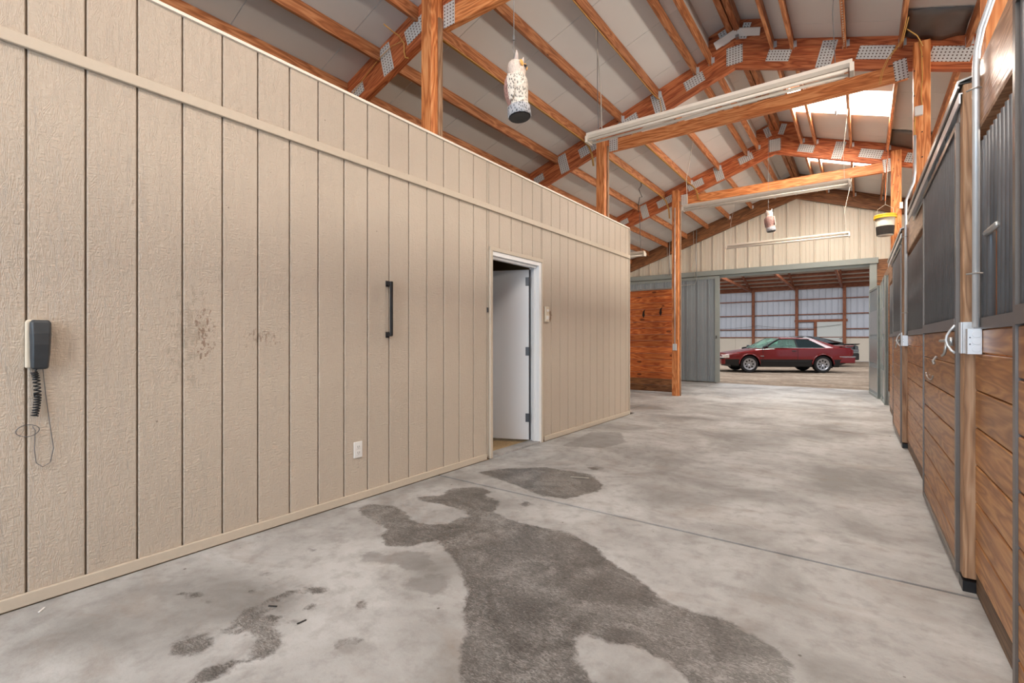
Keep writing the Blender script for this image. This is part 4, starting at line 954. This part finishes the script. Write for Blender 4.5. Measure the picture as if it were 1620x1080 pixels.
for zc in (.360, .404):
    bev(MB().box(XL + .008, XL + .011, 2.216, 2.254, zc - .016, zc + .016).build('socket_face', 'plate', r), .002)
    MB().box(XL + .011, XL + .0115, 2.226, 2.229, zc - .005, zc + .008).box(XL + .011, XL + .0115, 2.241, 2.244, zc - .005, zc + .008).tube([(XL + .011, 2.235, zc - .010), (XL + .0116, 2.235, zc - .010)], .0025, 8).build('slot', 'hinge', r)
r = thing('light_switch', 'almond light switch on the wall right of the doorway', 'switch', (XL, 4.885, 1.41))
bev(MB().box(XL, XL + .022, 4.85, 4.925, 1.42, 1.60).build('cover_plate', 'almond', r), .004)
bev(MB().box(XL + .022, XL + .032, 4.875, 4.90, 1.54, 1.565).build('toggle', 'plate', r), .002)
bev(MB().box(XL + .022, XL + .030, 4.865, 4.91, 1.445, 1.49).build('socket_face', 'plate', r), .002)
bev(MB().box(XL, XL + .005, 3.765, 3.79, 1.48, 1.53).build('strike_plate', 'hinge', thing('strike_plate', 'small dark strike plate on the siding left of the doorway', 'plate', (XL, 3.77, 1.5))), .001)
# small debris on the floor
for i, (x, y, m, lab) in enumerate(((-2.15, 1.12, 'black', 'dark splinter on the concrete, nearest the left wall foreground'), (-1.93, 1.13, 'black', 'longer dark splinter right of the footprints on the concrete'), (-2.95, .50, 'plate', 'white paint flake on the floor at the foot of the beige wall'), (-2.0, 3.75, 'whitewire', 'pale straw lying across the damp patch outside the doorway'))):
    mb = MB(); mb.cbox(-.02 if m != 'whitewire' else -.08, .02 if m != 'whitewire' else .08, -.004, .004, 0, .004, c=.001)
    o = mb.build('floor_debris', m, org=(0, 0, 0)); o.location = (x, y, .0005); o.rotation_euler = (0, 0, .5 + i); tag(o, lab, 'debris')

# ================================================================== CARS in the arena
def interp(tab, x):
    for (a, b) in zip(tab, tab[1:]):
        if a[0] >= x >= b[0]:
            t = (a[0] - x) / (a[0] - b[0] + 1e-9); return a[1] + (b[1] - a[1]) * t
    return tab[0][1] if x > tab[0][0] else tab[-1][1]
def car(P, px, py, ang, label, name, group):
    global FR
    keep = FR; FR = T(px, py, 0) @ Matrix.Rotation(ang, 4, 'Z')
    r = thing(name, label, 'car', (0, 0, 0), group)
    R = P['R']; AR = R + .055
    xs = set(x for x, _ in P['top']) | set(x for x, _ in P['hw'])
    for xw in P['ax']:
        for i in range(-8, 9): xs.add(round(xw + AR * math.sin(pi / 2 * i / 8), 4))
        xs.add(xw + AR + .004); xs.add(xw - AR - .004)
    xs = sorted([x for x in xs if P['tail'] <= x <= P['nose']], reverse=True)
    rows = []
    for x in xs:
        zt = interp(P['top'], x); zs = interp(P['sh'], x); hw = interp(P['hw'], x); zb = interp(P['bot'], x)
        for xw in P['ax']:
            if abs(x - xw) <= AR + 1e-6: zb = max(zb, R + math.sqrt(max(0, AR * AR - (x - xw) ** 2)))
        zb = min(zb, zs - .06)
        zl = max(zb + .004, min(.49, zs - .05)); zm = max(zl + .004, zs - .17)
        half = [(0, zb), (hw * .80, zb), (hw * .965, zb), (hw * .992, zl), (hw, zm), (hw * .985, zs - .03), (hw * .94, zs), (hw * .55, zt - .008), (0, zt)]
        rows.append((x, half))
    vs = []; m = 9
    for x, half in rows:
        vs += [(x, y, z) for y, z in half] + [(x, -y, z) for y, z in half[-2:0:-1]]
    n = 16; fs = []; mi = []
    for i in range(len(rows) - 1):
        for k in range(n):
            f = (i * n + k, i * n + (k + 1) % n, (i + 1) * n + (k + 1) % n, (i + 1) * n + k); fs.append(f)
            zz = max(vs[q][2] for q in f); low = k in (0, 1, 15, 14) or k in (2, 13)
            mi.append(1 if low else 0)
    fs += [tuple(range(n)), tuple(range(len(rows) * n - 1, (len(rows) - 1) * n - 1, -1))]; mi += [0, 0]
    mb = MB(); mb.v = vs; mb.f = [tuple(reversed(f)) for f in fs]; mb.mi = mi
    o = mb.build('body_shell', [P['paint'], 'trimblack'], r, smooth=True)
    es = o.modifiers.new('e', 'EDGE_SPLIT'); es.split_angle = math.radians(32)
    # inner floor and wheel wells
    MB().box(P['tail'] + .35, P['nose'] - .35, -.58, .58, .20, .62).build('chassis', 'trimblack', r)
    # greenhouse
    g = P['gh']   # stations: base front, top front, top rear, base rear (x, z), half widths base/top
    (xbf, zbf), (xtf, ztf), (xtr, ztr), (xbr, zbr) = g; wb, wt = P['ghw']
    def yz(z): return wb + (wt - wb) * (z - zbf) / (ztf - zbf)
    ts = .03
    rp = [(xtf + .02, ztf - .012), (xtf - .15, ztf + .018), ((xtf + xtr) / 2, ztf + .030), (xtr + .1, ztr + .012), (xtr, ztr - .008)]
    vs = []
    for x, z in rp: vs += [(x, -wt - .01, z - .03), (x, -wt + .06, z), (x, 0, z + .012), (x, wt - .06, z), (x, wt + .01, z - .03)]
    fs = [(i * 5 + k, (i + 1) * 5 + k, (i + 1) * 5 + k + 1, i * 5 + k + 1) for i in range(len(rp) - 1) for k in range(4)]
    mb = MB(); mb.add(vs, [tuple(reversed(f)) for f in fs]); o = mb.build('roof_panel', P['paint'], r, smooth=True); sd = o.modifiers.new('s', 'SOLIDIFY'); sd.thickness = .03
    def quad(name, mat, pts, th=.006):
        c = sum((Vector(p) for p in pts), Vector()) / len(pts)
        mb = MB(); mb.add(pts, [tuple(range(len(pts)))]); o = mb.build(name, mat, r); sd = o.modifiers.new('s', 'SOLIDIFY'); sd.thickness = th; sd.offset = 0; return o
    quad('windshield', 'glass', [(xbf, -wb + .06, zbf), (xbf + .05, 0, zbf - .01), (xbf, wb - .06, zbf), (xtf, wt - .04, ztf), (xtf + .03, 0, ztf + .01), (xtf, -wt + .04, ztf)])
    quad('rear_window', 'darkglass', [(xbr, -wb + .10, zbr), (xbr, wb - .10, zbr), (xtr, wt - .04, ztr), (xtr, -wt + .04, ztr)])
    for s in (-1, 1):
        def sp(x, z, off=0): return (x, s * (yz(z) + off), z)
        zt_ = ztf - .035; zb_ = zbf + .01
        xb1, xq = P['bx']     # door rear edge, quarter window rear base
        quad('side_window', 'glass', [sp(xbf - .16, zb_), sp(xtf - .06, zt_), sp(xb1 + .05, zt_), sp(xb1 + .02, zb_)])
        quad('quarter_window', 'darkglass', [sp(xb1 - .02, zb_), sp(xb1 + .03, zt_), sp(xtr + .05, ztr - .05), sp(xq, zb_ + .02)])
        def bar(nm, a, b, w_, mat=P['paint'], off=.008):
            A, B = Vector(sp(a[0], a[1], off)), Vector(sp(b[0], b[1], off)); MB().tube([A, B], w_, 6).build(nm, mat, r)
        bar('front_pillar', (xbf - .03, zbf - .02), (xtf - .0, ztf - .01), .026, 'trimblack' if P['kind'] == 'hatch' else P['paint'])
        bar('door_pillar', (xb1, zb_), (xb1 + .04, zt_), .022, 'trimblack'); 
        bar('roof_rail', (xtf, ztf - .015), (xtr, ztr - .02), .024)
        bar('belt_line', (xbf - .1, zbf + .0), (xq, zbr - .0 if P['kind'] != 'hatch' else zbf + .0), .012, P['paint'], .02)
        # rear sail panel
        quad('rear_pillar', P['paint'], [sp(xq - .02, zb_ - .03, .004), sp(xtr + .06, ztr - .05, .006), sp(xtr - .04, ztr - .005, .004), (xbr - .02, s * (wb - .03), zbr - .02), sp(xq - .3, zb_ - .04, .004)], .03)
        # mirror
        MB().tube([(xbf - .12, s * (wb + .04), zbf + .03), (xbf - .16, s * (wb + .14), zbf + .06), (xbf - .15, s * (wb + .20), zbf + .06)], [.03, .055, .045], 8).build('side_mirror', 'trimblack' if P['kind'] == 'hatch' else P['paint'], r, smooth=True)
        MB().tube([(xb1 + .22, s * (interp(P['hw'], 0) + .004), zbf - .10), (xb1 + .08, s * (interp(P['hw'], 0) + .004), zbf - .10)], .014, 6).build('door_handle', 'trimblack', r)
        for xx in ((xb1 + .02, .45), (xbf - .05, .50)):
            MB().box(xx[0] - .004, xx[0] + .004, s * interp(P['hw'], 0) * .985 - .004, s * interp(P['hw'], 0) * .985 + .012 * 1, xx[1], zbf - .03).build('door_seam', 'trimblack', r)
        MB().box(P['ax'][1] + .45, P['ax'][0] - .45, s * (interp(P['hw'], 0) * .99) - .012, s * (interp(P['hw'], 0) * .99) + .012, .39, .44).build('side_moulding', 'trimblack', r)
        if P['kind'] == 'hatch': MB().box(.78, .90, s * .868 - .003, s * .868 + .008, .60, .63).build('fender_badge', 'chrome', r)
        # wheels
        for xw in P['ax']:
            yc = s * (interp(P['hw'], xw) - .125)
            Xw = T(xw, yc, R) @ Matrix.Rotation(-s * pi / 2, 4, 'X')
            wr = MB().lathe([(R * .70, -.10), (R * .93, -.10), (R, -.07), (R, .07), (R * .93, .105), (R * .72, .10), (R * .70, .09), (R * .69, .0)], 28).build('wheel', 'rubber', r, X=Xw, smooth=False)
            ORG[wr.name] = Vector((0, 0, 0))
            def sub(mb, nm, mat):
                me = D.meshes.new(nm); me.from_pydata(mb.v, [], mb.f); me.materials.append(M[mat]); q = D.objects.new(nm, me); COL.objects.link(q); q.parent = wr; return q
            sub(MB().lathe([(.001, .055), (R * .16, .085), (R * .18, .06), (R * .58, .075), (R * .64, .098), (R * .70, .102), (R * .71, .08), (R * .5, .03), (.001, .03)][::-1], 28), 'wheel_rim', 'wheel')
            mb = MB()
            for k in range(8):
                t = 2 * pi * k / 8; mb.lathe([(.001, .0735), (R * .10, .0735), (R * .105, .079), (.001, .0795)], 8, X=T(R * .42 * math.cos(t), R * .42 * math.sin(t), 0))
            h_ = sub(mb, 'vent_holes', 'trimblack'); h_['kind'] = 'stuff'
            MB()
            mb = MB(); ring = [(xw + AR * math.cos(t), s * interp(P['hw'], xw) * .992, R + AR * math.sin(t)) for t in [pi * i / 14 for i in range(15)]]
            mb.tube(ring, .022, 6); mb.build('arch_flare', P['paint'], r, smooth=True)
    hwn = interp(P['hw'], P['nose']); hwt = interp(P['hw'], P['tail'])
    # interior
    for y in (-.36, .36):
        bev(MB().box(-.35, -.18, y - .22, y + .22, .55, 1.02).box(-.33, -.22, y - .11, y + .11, 1.02, 1.18).box(-.2, .28, y - .22, y + .22, .5, .66).build('seat', 'seat', r), .03)
    MB().box(xbf - .35, xbf - .1, -.6, .6, .75, zbf - .03).build('dashboard', 'seat', r)
    if P['kind'] == 'hatch':
        xn = P['nose']
        bev(MB().box(xn - .10, xn + .05, -.82, .82, .30, .52).build('front_bumper', P['paint'], r), .03)
        MB().box(xn - .02, xn + .055, -.83, .83, .50, .535).build('bumper_strip', 'trimblack', r)
        for s in (-1, 1):
            bev(MB().prism([(xn + .012, .54), (xn - .02, .66), (xn - .12, .665), (xn - .12, .54)], s * .42, s * .86, 'y').build('headlight', 'lens', r), .01)
            MB().box(xn - .22, xn - .121, s * .80 - .035, s * .80 + .062, .55, .66).build('side_marker', 'lens', r)
        xt = P['tail']
        bev(MB().box(xt - .08, xt + .45, -.84, .84, .36, .60).build('rear_bumper', P['paint'], r), .03)
        MB().box(xt - .085, xt + .46, -.85, .85, .585, .61).build('bumper_strip', 'chrome', r)
        for s in (-1, 1): MB().box(xt - .015, xt + .06, s * .62 - .2, s * .62 + .2, .66, .84).build('tail_light', 'redlens', r)
        bev(MB().prism([(xt + .02, .955), (xt + .32, .965), (xt + .26, .995), (xt - .05, 1.015), (xt - .05, .99)], -.80, .80, 'y').build('rear_spoiler', P['paint'], r), .008)
        MB().box(xt + .5, xt + .9, -.45, .45, .16, .30).build('exhaust_box', 'trimblack', r)
    else:
        xt = P['tail']
        bev(MB().box(xt - .05, xt + .5, -.90, .90, .28, .60).build('rear_bumper', 'trimblack', r), .04)
        MB().box(xt - .03, xt + .02, -.88, .88, .66, .78).build('smoked_panel', 'greylens', r)
        MB().box(xt - .035, xt + .02, -.90, .90, .61, .645).build('bumper_strip', 'greytrim', r)
        for s in (-1, 1):
            for k in range(3): bev(MB().box(xt - .045, xt + .02, s * (.52 + .12 * k) - .035, s * (.52 + .12 * k) + .035, .78, .92).build('tail_light', 'greylens', r), .01)
        bev(MB().prism([(xt + .0, .975), (xt + .28, .985), (xt + .2, 1.01), (xt - .08, 1.045), (xt - .08, 1.02)], -.86, .86, 'y').build('rear_spoiler', P['paint'], r), .008)
        MB().box(xt - .055, xt + .0, .62, .84, .63, .76).build('number_plate', 'plate', r)
        bev(MB().box(P['nose'] - .1, P['nose'] + .04, -.86, .86, .3, .6).build('front_bumper', P['paint'], r), .03)
        for s in (-1, 1): MB().box(P['nose'] - .12, P['nose'] + .02, s * .7 - .14, s * .7 + .14, .66, .78).build('headlight', 'lens', r)
    FR = keep
    return r
HATCH = dict(kind='hatch', paint='redpaint', R=.315, nose=2.22, tail=-2.30, ax=(1.275, -1.275),
    top=[(2.22, .66), (2.15, .69), (1.6, .79), (1.0, .88), (.82, .91), (.5, .92), (-1.9, .93), (-2.0, .955), (-2.26, .945), (-2.30, .90)],
    sh=[(2.22, .62), (2.15, .665), (1.6, .76), (1.0, .84), (.5, .875), (-1.0, .90), (-2.0, .93), (-2.26, .915), (-2.30, .87)],
    hw=[(2.22, .76), (2.12, .83), (1.6, .865), (0, .875), (-1.6, .87), (-2.15, .83), (-2.30, .80)],
    bot=[(2.22, .40), (2.1, .30), (1.7, .24), (-1.7, .24), (-2.1, .36), (-2.30, .48)],
    gh=[(.86, .905), (.16, 1.275), (-.92, 1.27), (-1.86, .965)], ghw=(.80, .60), bx=(-.42, -1.42))
COUPE = dict(kind='coupe', paint='blackpaint', R=.35, nose=2.35, tail=-2.42, ax=(1.38, -1.36),
    top=[(2.35, .80), (2.25, .86), (1.6, .97), (1.0, 1.02), (.8, 1.03), (.5, 1.03), (-1.9, 1.0), (-2.1, 1.0), (-2.38, .98), (-2.42, .95)],
    sh=[(2.35, .76), (2.25, .83), (1.6, .92), (1.0, .96), (.5, .98), (-1.0, .97), (-2.1, .97), (-2.38, .95), (-2.42, .92)],
    hw=[(2.35, .78), (2.2, .88), (1.6, .93), (0, .93), (-1.6, .95), (-2.25, .92), (-2.42, .90)],
    bot=[(2.35, .35), (2.1, .25), (1.7, .2), (-1.7, .2), (-2.1, .30), (-2.42, .36)],
    gh=[(.80, 1.02), (.1, 1.37), (-.75, 1.37), (-1.85, 1.08)], ghw=(.84, .60), bx=(-.45, -1.15))
car(HATCH, -2.70, 21.05, pi + math.radians(29), 'red hatchback car with black lower trim and silver wheels on the arena dirt', 'hatchback_car', 'cars in the arena')
car(COUPE, -2.75, 27.6, pi - math.radians(20), 'black coupe car with rear spoiler parked behind the red hatchback', 'coupe_car', 'cars in the arena')
print('objects', len(D.objects), 'tris~', sum(len(o.data.polygons) * 2 for o in D.objects if o.type == 'MESH'))
